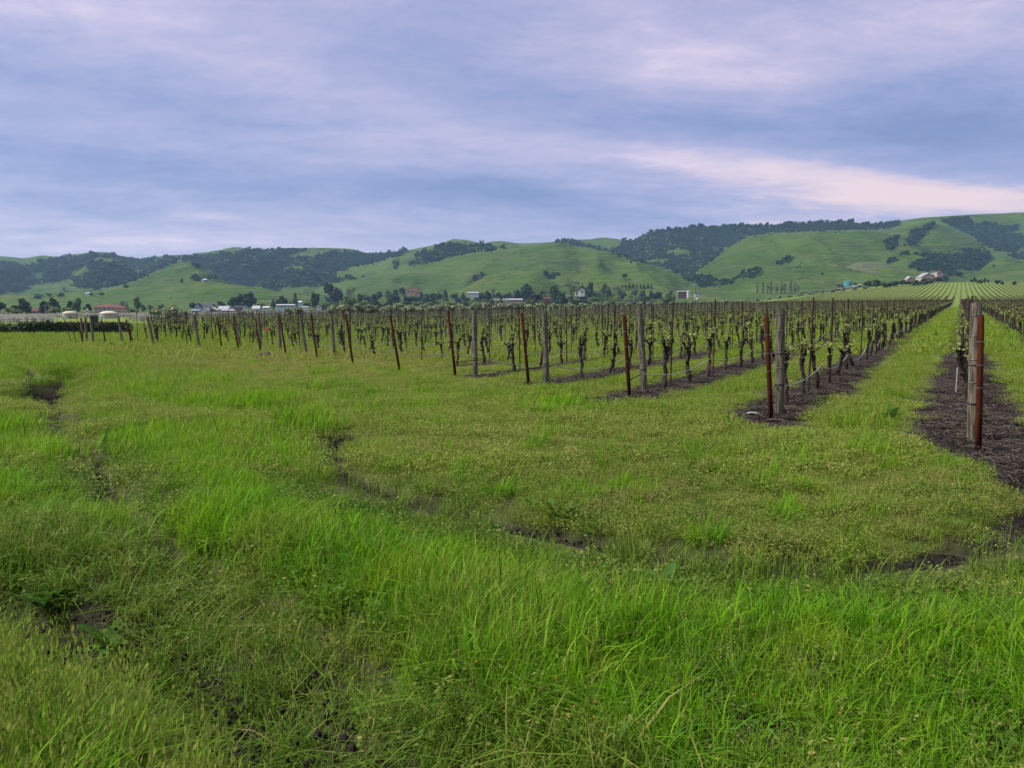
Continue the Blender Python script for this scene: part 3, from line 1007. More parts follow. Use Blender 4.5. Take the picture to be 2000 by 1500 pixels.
ORD34 = ['first', 'second', 'third', 'fourth', 'fifth', 'sixth', 'seventh', 'eighth', 'ninth', 'tenth', 'eleventh', 'twelfth', 'thirteenth', 'fourteenth', 'fifteenth', 'sixteenth', 'seventeenth', 'eighteenth', 'nineteenth', 'twentieth',
         'twenty-first', 'twenty-second', 'twenty-third', 'twenty-fourth', 'twenty-fifth', 'twenty-sixth', 'twenty-seventh', 'twenty-eighth', 'twenty-ninth', 'thirtieth', 'thirty-first', 'thirty-second', 'thirty-third', 'last']
# ------------------------------------------------------------------ single trees on hills and in the valley
PROTO = {}


def protos(kind):
    if kind in PROTO: return PROTO[kind]
    r = random.Random(hash_(kind))
    cfg = {'oak': (M_DKTREE, 'round', 1.0, .62), 'dark': (M_DKTREE, 'round', 1.0, .62), 'mid': (M_MIDTREE, 'round', 1.0, .62),
           'light': (M_LTTREE, 'round', 1.0, .6), 'olive': (M_OLIVE, 'round', 1.0, .62), 'purple': (M_PURPTREE, 'round', 1., .62),
           'conifer': (M_DKTREE, 'cone', 1.0, .6), 'slim': (M_GREYTREE, 'slim', 1.4, .6), 'grey': (M_GREYTREE, 'round', 1., .62)}[kind]
    mat, shp, rx, rz = cfg
    out = []
    for i in range(4):
        bare = kind in ('slim', 'grey')
        out.append(crown_mesh(kind + '_crown', mat, r, 420 if not bare else 260, rx, rz, .13 if not bare else .09, 10, not bare, 0, shp))
    mb = MB(); mb.tube([(0, 0, -.3), (.02, .01, .3), (-.02, .02, .8)], [.09, .06, .04], 6)
    for k in range(4):
        a = k * 1.57 + .4
        mb.tube([(0, 0, .3 + .08 * k), (.25 * math.cos(a), .25 * math.sin(a), .7 + .05 * k)], [.035, .015], 5)
    PROTO[kind] = (out, mb.mesh('trunk', M_TRUNK))
    return PROTO[kind]


def hash_(s):
    h = 7
    for ch in s: h = (h * 31 + ord(ch)) % 100003
    return h


KNAME = {'oak': 'oak_tree', 'dark': 'dark_tree', 'mid': 'green_tree', 'light': 'light_green_tree', 'olive': 'olive_tree', 'purple': 'dusky_tree', 'conifer': 'conifer_tree', 'slim': 'bare_poplar', 'grey': 'grey_tree'}
rt = random.Random(21)


def tree(kind, px, py, hpx, wpx, label, group=None, D=None, cat='tree', trunk=True):
    """a tree whose foot is seen at (px, py); hpx/wpx sizes in photo pixels"""
    if D is None:
        P_ = any_hit(px, py)
    else:
        X_ = (px - 1000) / FPX * D
        P_ = np.array([X_, D, float(ground_z(X_, D))])
        hh = hill_hit(px, py)
        q = at(px, py, D)
        if D > 700 and hh is not None and abs(hh.y - D) < 260: P_ = np.array(hh)
        else: P_[2] = max(min(P_[2] + 3, q[2]), P_[2] - 1.5)
    sc = P_[1] / FPX
    crowns, trunk_me = protos(kind)
    o = obj(KNAME[kind], None, None, P_, rt.uniform(0, 6.28))
    c = obj('crown', crowns[rt.randrange(4)], o)
    h_ = hpx * sc; w_ = wpx * sc
    lift = .10 * h_ if trunk else -.05 * h_
    c.location = (0, 0, lift)
    c.scale = (w_ / 1.9, w_ / 1.9, (h_ - lift) / 1.18)
    if trunk:
        t = obj('trunk', trunk_me, o); t.scale = (h_ * .55, h_ * .55, h_ * .62)
    tag(o, label, cat, group)
    return o


GV = 'trees around the houses at the foot of the hills'
VALLEY = [
    ('dark', 55, 612, 32, 30, 420, 'round dark oak, tallest at the far left edge, left of the brown roof'),
    ('oak', 33, 610, 14, 16, 430, 'low dark tree just left of the round oak at the far left'),
    ('light', 22, 612, 12, 30, 410, 'pale green bushy tree at the far left edge of the valley'),
    ('light', 38, 614, 12, 22, 400, 'yellow-green bushy tree below the low dark tree at the far left'),
    ('oak', 5, 611, 22, 24, 450, 'grey-green tree cut by the left edge of the picture'),
    ('dark', 89, 613, 26, 23, 420, 'dark round tree right of the brown tiled roof'),
    ('dark', 111, 606, 27, 22, 470, 'dark dome-shaped tree behind the pale green bushes'),
    ('light', 112, 613, 16, 28, 400, 'bright green bushy tree under the dark dome-shaped tree'),
    ('light', 135, 613, 13, 30, 398, 'silvery green bush left of the oval sign'),
    ('conifer', 141, 609, 27, 20, 470, 'pointed dark tree, left one of the pair before the red-roofed villa'),
    ('mid', 155, 610, 29, 18, 460, 'slender grey-green tree, right one of the pair before the villa'),
    ('conifer', 176, 608, 18, 20, 440, 'small dark pine at the left end of the red-roofed villa'),
    ('grey', 224, 598, 14, 16, 640, 'thin leafless tree behind the villa roof'),
    ('grey', 242, 604, 20, 20, 640, 'grey leafless tree right behind the villa'),
    ('slim', 252, 604, 18, 10, 650, 'thin bare poplar right of the villa'),
    ('mid', 272, 606, 27, 15, 560, 'slim upright green tree standing alone right of the villa'),
    ('oak', 262, 612, 9, 16, 540, 'dark low bush right of the villa arcade'),
    ('mid', 283, 608, 14, 10, 570, 'small green tree right of the slim upright tree'),
    ('mid', 297, 609, 16, 15, 560, 'round green tree left of the large olive tree'),
    ('mid', 318, 604, 12, 14, 600, 'small green tree half hidden behind the large olive'),
    ('dark', 380, 602, 14, 18, 640, 'dark tree behind the white farmhouse gable'),
    ('dark', 437, 600, 18, 24, 680, 'dark low tree, left end of the black clump behind the white farm'),
    ('dark', 455, 600, 26, 26, 690, 'dark tree, second from left in the clump behind the white farm'),
    ('dark', 470, 600, 30, 26, 690, 'dark tree in the middle of the clump behind the white farm'),
    ('dark', 486, 599, 37, 36, 690, 'tallest dark tree of the clump behind the white farm'),
    ('light', 430, 602, 8, 30, 660, 'pale green hedge-like bush behind the grey roofed barn'),
    ('mid', 512, 600, 12, 20, 660, 'dull green tree right of the dark clump'),
    ('conifer', 536, 601, 24, 10, 680, 'narrow dark conifer left of the long white barn'),
    ('dark', 548, 600, 20, 22, 690, 'dark tree behind the left end of the long white barn'),
    ('dark', 558, 596, 28, 22, 700, 'tall dark tree behind the long white barn'),
    ('conifer', 577, 598, 30, 16, 720, 'spiky dark conifer behind the right end of the white barn'),
    ('mid', 573, 603, 14, 22, 640, 'green bush beside the spiky conifer'),
    ('mid', 602, 604, 14, 20, 640, 'grey-green tree right of the white barn'),
    ('dark', 618, 603, 32, 22, 700, 'dark tree left of the huge dusky tree'),
    ('purple', 655, 604, 56, 48, 720, 'huge dusky purple-brown tree, largest in the valley'),
    ('grey', 686, 604, 46, 28, 730, 'tall grey-green tree on the right flank of the huge dusky tree'),
    ('light', 650, 607, 20, 12, 560, 'small bright green tree at the foot of the huge dusky tree'),
    ('mid', 682, 609, 34, 40, 520, 'wide green tree with an orange flush on top'),
    ('mid', 716, 606, 22, 36, 560, 'round green tree right of the orange flushed tree'),
    ('dark', 736, 606, 26, 24, 570, 'dark green tree left of the low green bank'),
    ('light', 762, 606, 10, 30, 500, 'low pale shrubs on the green bank'),
    ('oak', 770, 606, 15, 20, 540, 'dark round bush on the low green bank, left one'),
    ('oak', 796, 606, 17, 24, 540, 'dark round bush on the low green bank, right one'),
    ('light', 828, 606, 12, 26, 520, 'pale green shrub right of the two dark bank bushes'),
    ('dark', 740, 585, 18, 16, 860, 'dark tree at the left end of the tree line below the terracotta house'),
    ('dark', 758, 580, 12, 16, 880, 'dark tree on the rise left of the terracotta house, first'),
    ('dark', 772, 579, 14, 16, 880, 'dark tree on the rise left of the terracotta house, second'),
    ('dark', 786, 577, 16, 16, 880, 'taller dark tree nearest the terracotta house'),
    ('dark', 820, 586, 18, 18, 860, 'dark tree just right of the terracotta house'),
    ('dark', 842, 585, 14, 18, 860, 'dark tree in the row left of the pale greenhouse, first'),
    ('dark', 856, 586, 16, 16, 860, 'dark tree in the row left of the pale greenhouse, second'),
    ('conifer', 870, 585, 22, 14, 860, 'pointed dark conifer in the row left of the pale greenhouse'),
    ('purple', 887, 586, 14, 20, 860, 'dusky tree in the row left of the pale greenhouse'),
    ('conifer', 905, 586, 18, 14, 860, 'dark conifer just left of the pale greenhouse'),
    ('dark', 938, 587, 18, 16, 850, 'dark tree just right of the pale greenhouse'),
    ('dark', 953, 588, 20, 18, 850, 'round dark tree two places right of the greenhouse'),
    ('slim', 963, 588, 26, 14, 850, 'tall bare tree standing above the dark row'),
    ('purple', 975, 588, 16, 18, 850, 'dusky tree left of the parked white vans'),
    ('purple', 992, 590, 14, 18, 850, 'dusky tree above the parked white vans'),
    ('light', 878, 596, 12, 46, 640, 'broad pale green thicket above the olive hedge'),
    ('dark', 1010, 590, 28, 20, 800, 'dark tree left of the tall oak in the middle'),
    ('dark', 1030, 588, 40, 32, 800, 'tall dark round oak in the middle of the valley trees'),
    ('dark', 1026, 594, 16, 34, 700, 'dark low tree in front of the tall oak'),
    ('purple', 1046, 596, 22, 34, 680, 'dusky spreading tree right of the tall oak'),
    ('grey', 1066, 596, 24, 26, 670, 'pale grey-pink leafless tree by the small brick house'),
    ('dark', 1083, 588, 32, 26, 820, 'dark tree left of the great bare poplar'),
    ('grey', 1115, 596, 48, 46, 700, 'great bare grey poplar with a spreading crown'),
    ('dark', 1097, 596, 26, 20, 690, 'dark tree at the foot of the great bare poplar'),
    ('dark', 1135, 588, 38, 20, 830, 'dark tree right behind the great bare poplar'),
    ('dark', 1148, 588, 40, 24, 830, 'tall dark tree above the white gabled house'),
    ('dark', 1131, 598, 14, 20, 660, 'dark bush under the white gabled house'),
    ('dark', 1160, 590, 18, 14, 800, 'dark tree right of the white gabled house'),
    ('mid', 1182, 594, 42, 26, 760, 'tall grey-green tree right of the white gabled house'),
    ('grey', 1208, 592, 36, 30, 760, 'pale leafless tree beside the tall grey-green tree'),
    ('light', 1160, 597, 18, 34, 700, 'pale green willow-like bush beneath the tall trees'),
    ('light', 1200, 597, 20, 34, 690, 'second pale green bush beneath the tall trees'),
    ('mid', 1238, 596, 22, 36, 690, 'wide green bush right of the tall leafless tree'),
    ('mid', 1260, 596, 16, 26, 690, 'round green bush next to the wide green bush'),
    ('oak', 1292, 596, 14, 20, 700, 'dark bush left of the pointed green tree'),
    ('mid', 1309, 594, 28, 22, 740, 'pointed green tree left of the barn'),
]
for k_, (kd, px, py, hp, wp, D_, lb) in enumerate(VALLEY):
    tree(kd, px, py, hp, wp, lb, GV, D_)
ORD8 = ['first', 'second', 'third', 'fourth', 'fifth', 'sixth', 'seventh', 'last']
for i in range(8):
    xw = 1222 + i * 7.2
    tree('conifer', xw, 564 + (i % 2), 10 + (i * 3) % 4, 8, 'dark conifer, %s from the left in the short row on the middle hill foot' % ORD8[i], 'row of dark conifers on the pasture')
for i in range(10):
    xw = 1478 + i * 9 + (3 if i % 3 else 0)
    tree('slim', xw, 574, 20 + (i * 5) % 9, 9, 'thin bare poplar, %s in the row below the wide green hill' % ['first', 'second', 'third', 'fourth', 'fifth', 'sixth', 'seventh', 'eighth', 'ninth', 'last'][i], 'bare poplars below the wide green hill', 760)
HILLTREES = [
    ('oak', 75, 583, 9, 20, 'round dark oak on the pale slope at the far left'), ('oak', 96, 579, 6, 16, 'flat dark bush between two oaks on the far left slope'),
    ('oak', 120, 580, 9, 15, 'dark oak, right one of the three on the far left slope'), ('grey', 124, 570, 12, 16, 'pale leafless tree above the three oaks'),
    ('oak', 246, 563, 8, 12, 'lone dark oak on the bare spur'), ('mid', 355, 553, 12, 8, 'small tree on the track crest'),
    ('oak', 178, 578, 7, 10, 'dark bush beside the small sheds'), ('oak', 197, 576, 5, 12, 'low dark bush right of the small sheds'),
    ('oak', 386, 548, 7, 16, 'dark bush left of the white tent roof'), ('oak', 185, 566, 10, 22, 'oak below the rounded knoll'),
    ('oak', 692, 547, 6, 9, 'small dark bush at the foot of the left wood'), ('oak', 710, 542, 4, 9, 'tiny dark bush on the grassy ridge'),
    ('oak', 1220, 544, 10, 15, 'lone round oak on the middle hill'), ('oak', 1232, 515, 6, 7, 'small oak on the shoulder of the middle hill'),
    ('oak', 1322, 535, 9, 12, 'oak where the middle hill meets the wooded gap'), ('oak', 1372, 561, 10, 15, 'dark oak at the mouth of the gap, right of the lamp pole'),
    ('oak', 1412, 554, 12, 16, 'dark oak, first of the pair right of the gap'), ('oak', 1428, 554, 8, 14, 'dark oak, second of the pair right of the gap'),
    ('oak', 1363, 553, 4, 4, 'tiny bush above the lamp pole'), ('oak', 1126, 466, 6, 6, 'lone round tree on the skyline'),
    ('oak', 1562, 522, 3, 5, 'tiny bush right of the scrub on the wide hill'), ('oak', 1557, 524, 3, 6, 'tiny bush below the scrub on the wide hill'),
    ('oak', 1565, 515, 3, 4, 'tiny bush above the scrub on the wide hill'), ('oak', 1605, 537, 5, 5, 'small bush in the eroded gully'),
    ('oak', 1788, 497, 6, 12, 'small oak between two bushes on the right spur'), ('oak', 1941, 522, 5, 6, 'lone tree on the pale green hump'),
    ('oak', 1751, 468, 8, 12, 'oak at the top of the small wood on the wide hill'),
    ('dark', 1695, 562, 14, 22, 'dark dense tree, left part of the black clump beside the road'), ('dark', 1712, 562, 16, 24, 'dark dense tree, middle of the black clump beside the road'),
    ('dark', 1727, 562, 13, 14, 'dark dense tree, right part of the black clump beside the road'),
    ('oak', 1638, 562, 8, 14, 'dark bush left of the turquoise tank'), ('oak', 1648, 562, 9, 12, 'dark bush in front of the turquoise tank'), ('oak', 1670, 558, 6, 10, 'dark bush right of the turquoise tank'),
    ('oak', 1897, 553, 8, 6, 'small dark tree, left end of the row on the right slope'), ('oak', 1904, 553, 12, 8, 'dark tree, second in the row on the right slope'),
    ('oak', 1914, 554, 8, 14, 'dark bush, third in the row on the right slope'), ('oak', 1923, 555, 13, 9, 'tallest dark tree in the row on the right slope'),
    ('oak', 1930, 554, 8, 5, 'thin dark tree at the right end of that row'), ('oak', 1948, 556, 9, 14, 'dark round bush between the row and the lone tree on the right'),
    ('oak', 1957, 556, 7, 9, 'smaller dark bush right of the round bush'), ('oak', 1981, 558, 9, 11, 'lone dark round tree near the right edge'),
    ('oak', 1852, 539, 10, 16, 'oak behind the tower of the hillside estate'), ('oak', 1868, 539, 10, 16, 'oak right of the hillside estate'), ('oak', 1878, 539, 9, 12, 'last oak right of the hillside estate'),
]
for kd, px, py, hp, wp, lb in HILLTREES:
    tree(kd, px, py, hp, wp, lb, 'single oaks on the hills' if kd == 'oak' else None)
for i, (a, b, w_) in enumerate([(1738, 561, 16), (1750, 560, 18), (1763, 559, 16), (1777, 558, 20), (1792, 558, 20), (1806, 557, 18), (1820, 554, 16), (1832, 552, 14), (1843, 549, 12)]):
    tree('oak', a, b, 9 + (i % 3) * 2, w_ + 6, 'dark green shrub, %s from the left in the belt below the hillside estate' % ['first', 'second', 'third', 'fourth', 'fifth', 'sixth', 'seventh', 'eighth', 'ninth'][i], 'shrub belt below the hillside estate')

for i in range(34):
    xw = 640 + i * 20 + rt.uniform(-6, 6)
    kd = rt.choice(['mid', 'mid', 'dark', 'light', 'grey', 'purple'])
    tree(kd, xw, 600 - max(0, (xw - 900)) * .018, rt.uniform(9, 17), rt.uniform(18, 34), '%s low tree, %s from left in the thicket line before the houses' % ({'mid': 'green', 'dark': 'dark', 'light': 'pale green', 'grey': 'grey leafless', 'purple': 'dusky'}[kd], ORD34[i]), 'thicket line before the houses', rt.uniform(610, 690))
for i in range(32):
    xw = 700 + i * 19 + rt.uniform(-7, 7)
    kd = rt.choice(['dark', 'dark', 'mid', 'purple', 'grey', 'conifer'])
    tree(kd, xw, 592 - max(0, (xw - 900)) * .02, rt.uniform(12, 22), rt.uniform(14, 26), '%s tree, %s from left in the taller belt behind the thicket' % ({'mid': 'green', 'dark': 'dark', 'grey': 'leafless', 'purple': 'dusky', 'conifer': 'pointed'}[kd], ORD34[i]), 'taller tree belt behind the thicket', rt.uniform(720, 820))
# olive trees along the far side of the vineyard
OLV = []
OLV.append((318, 631, 34, 40, 118, 'large silvery olive tree, left one of the pair behind the leaning posts'))
OLV.append((352, 631, 40, 44, 120, 'large silvery olive tree, right one of the pair behind the leaning posts'))
OLV.append((335, 629, 30, 44, 116, 'smaller silvery olive bush low between the large pair'))
OLV.append((474, 624, 18, 24, 190, 'olive bush behind the vines, left of the long white barn'))
OLV.append((490, 624, 15, 18, 192, 'small olive bush touching the one left of the white barn'))
OLV.append((567, 625, 24, 22, 176, 'olive bush before the long white barn, left one'))
OLV.append((583, 625, 26, 26, 176, 'olive bush before the long white barn, right one'))
xo = 648; i = 0
ORD = ['first', 'second', 'third', 'fourth', 'fifth', 'sixth', 'seventh', 'eighth', 'ninth', 'tenth', 'eleventh', 'twelfth', 'thirteenth', 'fourteenth', 'fifteenth', 'sixteenth', 'seventeenth', 'eighteenth', 'nineteenth', 'twentieth',
       'twenty-first', 'twenty-second', 'twenty-third', 'twenty-fourth', 'twenty-fifth', 'twenty-sixth', 'twenty-seventh', 'twenty-eighth', 'twenty-ninth', 'thirtieth', 'thirty-first', 'thirty-second', 'thirty-third', 'thirty-fourth', 'thirty-fifth', 'thirty-sixth',
       'thirty-seventh', 'thirty-eighth', 'thirty-ninth', 'fortieth', 'forty-first', 'forty-second', 'forty-third', 'forty-fourth', 'forty-fifth', 'forty-sixth', 'forty-seventh', 'forty-eighth', 'forty-ninth', 'fiftieth']
while xo < 1700 and i < 50:
    uo = (xo - 1000) / FPX
    Do = float(olive_Y(uo)) + 6
    hp = 3.9 * FPX / Do * (1.12 if 920 < xo < 960 else rt.uniform(.88, 1.08))
    wp = 4.8 * FPX / Do
    OLV.append((xo, None, hp, max(wp, 10), Do, '%s olive tree from the left in the long hedge-like row beyond the vines' % ORD[i]))
    xo += max(wp * .78, 13) * (1.0 if xo < 1040 else 1.6); i += 1
for (a, b, hp, wp, D_, lb) in OLV:
    X_ = (a - 1000) / FPX * D_
    P_ = (X_, D_, float(ground_z(X_, D_)))
    o = obj('olive_tree', None, None, P_, rt.uniform(0, 6.28))
    cr, tm = protos('olive')
    sc = D_ / FPX
    c = obj('crown', cr[rt.randrange(4)], o); c.location = (0, 0, -.14 * hp * sc); c.scale = (wp * sc / 1.45, wp * sc / 1.45, hp * sc * 1.0 / 1.12)
    t = obj('trunk', tm, o); t.scale = (hp * sc * .4,) * 2 + (hp * sc * .5,)
    tag(o, lb, 'olive tree', 'olive trees beyond the vineyard')

# ------------------------------------------------------------------ buildings
def gable_house(name, px, py, D, wpx, hpx, roofpx, rz=0.0, wall=M_WHITE, roof=M_DKROOF, label='', cat='house', depth=None, nwin=3, hip=False, gend=False, win2=False, z=None, chim=False):
    """house with walls, gabled or hipped roof and window openings; sizes in photo px at D"""
    sc = D / FPX
    X_ = (px - 1000) / FPX * D
    z_ = float(ground_z(X_, D)) if z is None else z
    q = at(px, py, D)
    z_ = q[2]
    w, h_, rf = wpx * sc, hpx * sc, roofpx * sc
    dpt = depth * sc if depth else max(w * .5, 5)
    root = obj(name, None, None, (X_, D + dpt / 2, z_), rz)
    mb = MB(); mb.box((0, 0, h_ / 2 - 1.5), (w, dpt, h_ + 3))
    if gend:     # gable end faces the camera: ridge runs in y
        mb.add([(-w / 2, -dpt / 2, h_), (w / 2, -dpt / 2, h_), (0, -dpt / 2, h_ + rf * .97), (-w / 2, dpt / 2, h_), (w / 2, dpt / 2, h_), (0, dpt / 2, h_ + rf * .97)], [(0, 1, 2), (5, 4, 3)])
    elif not hip:
        mb.add([(-w / 2, -dpt / 2, h_), (-w / 2, dpt / 2, h_), (-w / 2, 0, h_ + rf * .97), (w / 2, -dpt / 2, h_), (w / 2, dpt / 2, h_), (w / 2, 0, h_ + rf * .97)], [(1, 0, 2), (3, 4, 5)])
    obj('wall', mb.mesh('wall', wall), root)
    ov = .35
    mb = MB(); th = .25
    if gend:
        for s_ in (-1, 1):
            a0 = (s_ * (w / 2 + ov), h_ - ov * rf / (w / 2)); a1 = (0, h_ + rf)
            v = []
            for yv in (-dpt / 2 - ov, dpt / 2 + ov):
                v += [(a0[0], yv, a0[1]), (a1[0], yv, a1[1]), (a1[0], yv, a1[1] + th), (a0[0], yv, a0[1] + th)]
            mb.add(v, [(0, 1, 2, 3), (7, 6, 5, 4), (0, 4, 5, 1), (3, 2, 6, 7), (0, 3, 7, 4)])
    else:
        hx = w / 2 + ov; rx_ = hx - (min(dpt / 2, w * .3) if hip else 0)
        v = [(-hx, -dpt / 2 - ov, h_), (hx, -dpt / 2 - ov, h_), (hx, dpt / 2 + ov, h_), (-hx, dpt / 2 + ov, h_), (-rx_, 0, h_ + rf), (rx_, 0, h_ + rf)]
        mb.add(v, [(0, 1, 5, 4), (2, 3, 4, 5), (1, 2, 5), (3, 0, 4), (3, 2, 1, 0)])
        mb.box((0, 0, h_ - .08), (2 * hx, dpt + 2 * ov, .14))
    ro = obj('roof', mb.mesh('roof', roof), root)
    if chim:
        mb = MB(); mb.box((w * .2, 0, h_ + rf + .4), (1, 1, 2)); obj('chimney', mb.mesh('chimney', wall), ro)
    if nwin:
        ww = min(w / nwin * .38, 1.6); wh = min(h_ * .4, 1.7)
        gb = MB(); gb.box((0, 0, 0), (ww, .1, wh)); gme = gb.mesh('window', M_GLASS)
        fb = MB()
        for sx_ in (-1, 1): fb.box((sx_ * (ww / 2 + .06), -.02, 0), (.12, .18, wh + .24))
        for sz_ in (-1, 1): fb.box((0, -.02, sz_ * (wh / 2 + .06)), (ww, .18, .12))
        fme = fb.mesh('frame', M_WHITE)
        for lv in ((.5,) if not win2 else (.27, .75)):
            for i in range(nwin):
                wn = obj('window', gme, root, ((i + .5) / nwin * w - w / 2, -dpt / 2 - .03, h_ * lv))
                obj('frame', fme, wn, (0, 0, 0))
    tag(root, label, cat, 'buildings of the valley' if cat in ('house', 'barn') else None)
    return root


# villa with arcade
v_ = gable_house('villa', 212, 613, 560, 50, 13, 5.5, 0, M_CREAM, M_TILE, 'cream two-storey villa with a red hipped tile roof', 'villa', 26, 6, True, win2=True)
gable_house('villa_wing', 236, 613, 556, 24, 11, 4, 0, M_PINKW, M_TILE, 'lower pink wing with red tile roof at the right end of the villa', 'house', 20, 3, True)
sc = 545 / FPX
X_ = (240 - 1000) * sc
arc = obj('arcade', None, None, (X_, 545, at(240, 613.5, 545)[2]))
mb = MB(); mb.box((0, 0, 2.6), (9.6, 3, .9)); obj('parapet', mb.mesh('parapet', M_PINKW), arc)
pm = MB(); pm.box((0, 0, .6), (.7, .7, 3.1)); pme = pm.mesh('pier', M_PINKW)
for i in range(5): obj('pier', pme, arc, (-4.4 + 2.2 * i, -1.1, 0))
tag(arc, 'low pale arcade with open arches in front of the villa wing', 'arcade')
gable_house('brown_house', 70, 614, 470, 26, 6, 7, .12, M_BARN, M_TILE, 'brown tiled house half hidden between dark trees at the far left', 'house', 20, 2)
gable_house('brown_house', 98, 614, 472, 12, 6, 6, -.1, M_PINKW, M_TILE, 'small red-brown house with a steep roof right of the pale pole', 'house', 14, 1, gend=True)
gable_house('shed', 2, 617, 430, 8, 4, 2, 0, M_BARN, M_TILE, 'brown shed cut by the left edge of the picture', 'shed', 10, 0)
# white farm
gable_house('farmhouse', 402, 606, 640, 30, 9, 5, 0, M_WHITE, M_DKROOF, 'white farmhouse with a dark slate roof, topmost of the farm', 'house', 18, 4)
gable_house('farmhouse', 388, 608, 600, 9, 9, 6, 0, M_BLUEW, M_DKROOF, 'pale blue gable-fronted house at the left end of the farm', 'house', 14, 1, gend=True)
gable_house('farm_shed', 384, 610, 590, 14, 4, 1.5, 0, M_BLUEW, M_LTROOF, 'low pale blue lean-to in front of the blue gable', 'shed', 8, 2)
gable_house('farm_shed', 403, 609.5, 585, 14, 3.5, 3.5, 0, M_WHITE, M_LTROOF, 'low white shed with a small gable in the middle of the farm', 'shed', 8, 0, gend=True)
gable_house('farm_shed', 417, 609, 590, 17, 3.5, 4, 0, M_BARN, M_WHITE, 'open shed with white roof edge and dark inside', 'shed', 8, 0, gend=True)
gable_house('barn', 438, 609, 600, 20, 5, 6.5, 0, M_LTROOF, M_LTROOF, 'grey barn with a large pale metal roof', 'barn', 18, 1)
gable_house('farm_shed', 447, 609, 580, 24, 3, 1.2, 0, M_BARN, M_WHITE, 'long low shed with a white flat roof in front of the grey barn', 'shed', 8, 3)
gable_house('cottage', 452, 604, 640, 8, 3.5, 4, 0, M_WHITE, M_DKROOF, 'tiny white dormer-like gable right of the grey barn', 'house', 8, 1, gend=True)
gable_house('long_barn', 470, 604, 650, 22, 4, 3, 0, M_MIDTREE and M_BARN, M_DKROOF, 'long dark-roofed barn between the two white gables', 'barn', 12, 3)
gable_house('cottage', 481, 604, 640, 9, 3.5, 4.5, 0, M_WHITE, M_DKROOF, 'white gable with a dark opening, right end of the farm', 'house', 10, 1, gend=True)
gable_house('blue_roof_house', 502, 606, 620, 14, 3, 6, 0, M_WHITE, M_LTROOF, 'small house with a steep blue-grey roof right of the farm', 'house', 10, 1)
gable_house('white_shed', 521, 604, 640, 12, 3.5, 2, 0, M_WHITE, M_WHITE, 'small white shed with a dark open bay', 'shed', 10, 1)
gable_house('white_barn', 559, 603, 600, 34, 7.5, 1.5, 0, M_BLUEW, M_WHITE, 'long pale blue-white barn with a flat roof', 'barn', 14, 5)
gable_house('white_barn', 597, 604, 600, 13, 4.5, 1, 0, M_WHITE, M_WHITE, 'low white extension right of the long barn', 'barn', 10, 0)
gable_house('white_hut', 588, 594, 700, 6, 4, 2, 0, M_BLUEW, M_WHITE, 'tiny white hut behind the green bush', 'shed', 6, 0)
gable_house('dark_roof_house', 624, 603, 600, 9, 5, 4, 0, M_WHITE, M_DKROOF, 'white house with a dark roof left of the huge dusky tree, left gable', 'house', 10, 1, gend=True)
gable_house('dark_roof_house', 633, 603, 604, 10, 4, 4, 0, M_BARN, M_DKROOF, 'dark house joined to the white gable by the huge dusky tree', 'house', 10, 1, gend=True)
gable_house('terracotta_house', 806, 573, 900, 20, 5, 4, 0, M_PINKW, M_TILE, 'terracotta house on the rise, left part', 'house', 12, 3)
gable_house('terracotta_house', 816, 575, 895, 10, 4, 3, 0, M_PINKW, M_TILE, 'terracotta house on the rise, lower right part', 'house', 12, 1)
gable_house('greenhouse', 924, 576, 900, 22, 4, 2, 0, M_WHITE, M_LTROOF, 'long pale greenhouse with a light roof', 'greenhouse', 10, 6)
for i, (a, lb) in enumerate([(967, 'white van parked below the dark trees, first from left'), (973, 'white van parked below the dark trees, second from left'), (984, 'white van parked below the dark trees, third from left'), (990, 'white van parked below the dark trees, last')]):
    sc = 620 / FPX
    r_ = obj('van', None, None, ((a - 1000) * sc, 620, at(a, 588, 620)[2]))
    mb = MB(); mb.box((0, 0, 1.05), (2.0, 4.6, 1.3)); mb.box((0, .4, 1.9), (1.8, 3.4, .7), 0, 0, (0, 0, 0), .85); obj('body', mb.mesh('body', M_WHITE), r_)
    wb = MB(); wb.tube([(-.12, 0, 0), (.12, 0, 0)], .36, 10); wme = wb.mesh('wheel', M_BLACK)
    for x_ in (-.9, .9):
        for y_ in (-1.5, 1.5): obj('wheel', wme, r_, (x_, y_, .36))
    gb = MB(); gb.box((0, -1.33, 1.85), (1.4, .06, .45)); obj('windscreen', gb.mesh('windscreen', M_GLASS), r_)
    tag(r_, lb, 'van', 'white vans parked below the dark trees')
gable_house('grey_bungalow', 1003, 589, 640, 34, 3.5, 2.5, 0, M_PINKW, M_LTROOF, 'long grey-roofed bungalow above the olive row', 'house', 10, 4)
gable_house('white_cabin', 754, 606, 540, 12, 3, 3, 0, M_WHITE, M_LTROOF, 'small white cabin at the foot of the green bank', 'shed', 8, 1)
gable_house('brick_house', 1068, 588, 640, 12, 5, 3, 0, M_TILE, M_TILE, 'small brick-red house among leafless trees', 'house', 8, 2)
gable_house('white_gabled_house', 1136, 573, 760, 11, 6, 5, 0, M_WHITE, M_DKROOF, 'white gabled house standing above dark bushes', 'house', 12, 1, gend=True)
gable_house('white_gabled_house', 1129, 573, 765, 10, 4, 3, 0, M_WHITE, M_DKROOF, 'lower white wing left of the gabled house', 'house', 10, 2)
gable_house('brown_barn', 1332, 576.5, 720, 19, 7.5, .8, 0, M_BARN, M_WHITE, 'brown open barn with a pale roof edge left of the lamp pole', 'barn', 12, 0)
gable_house('white_shed', 1343, 576, 715, 4, 7.5, 1, 0, M_WHITE, M_WHITE, 'narrow white end bay of the brown barn', 'shed', 8, 0)
gable_house('low_shed', 1360, 575, 730, 9, 2.5, 1.5, 0, M_WHITE, M_DKROOF, 'low dark-roofed shed behind the lamp pole', 'shed', 6, 0)
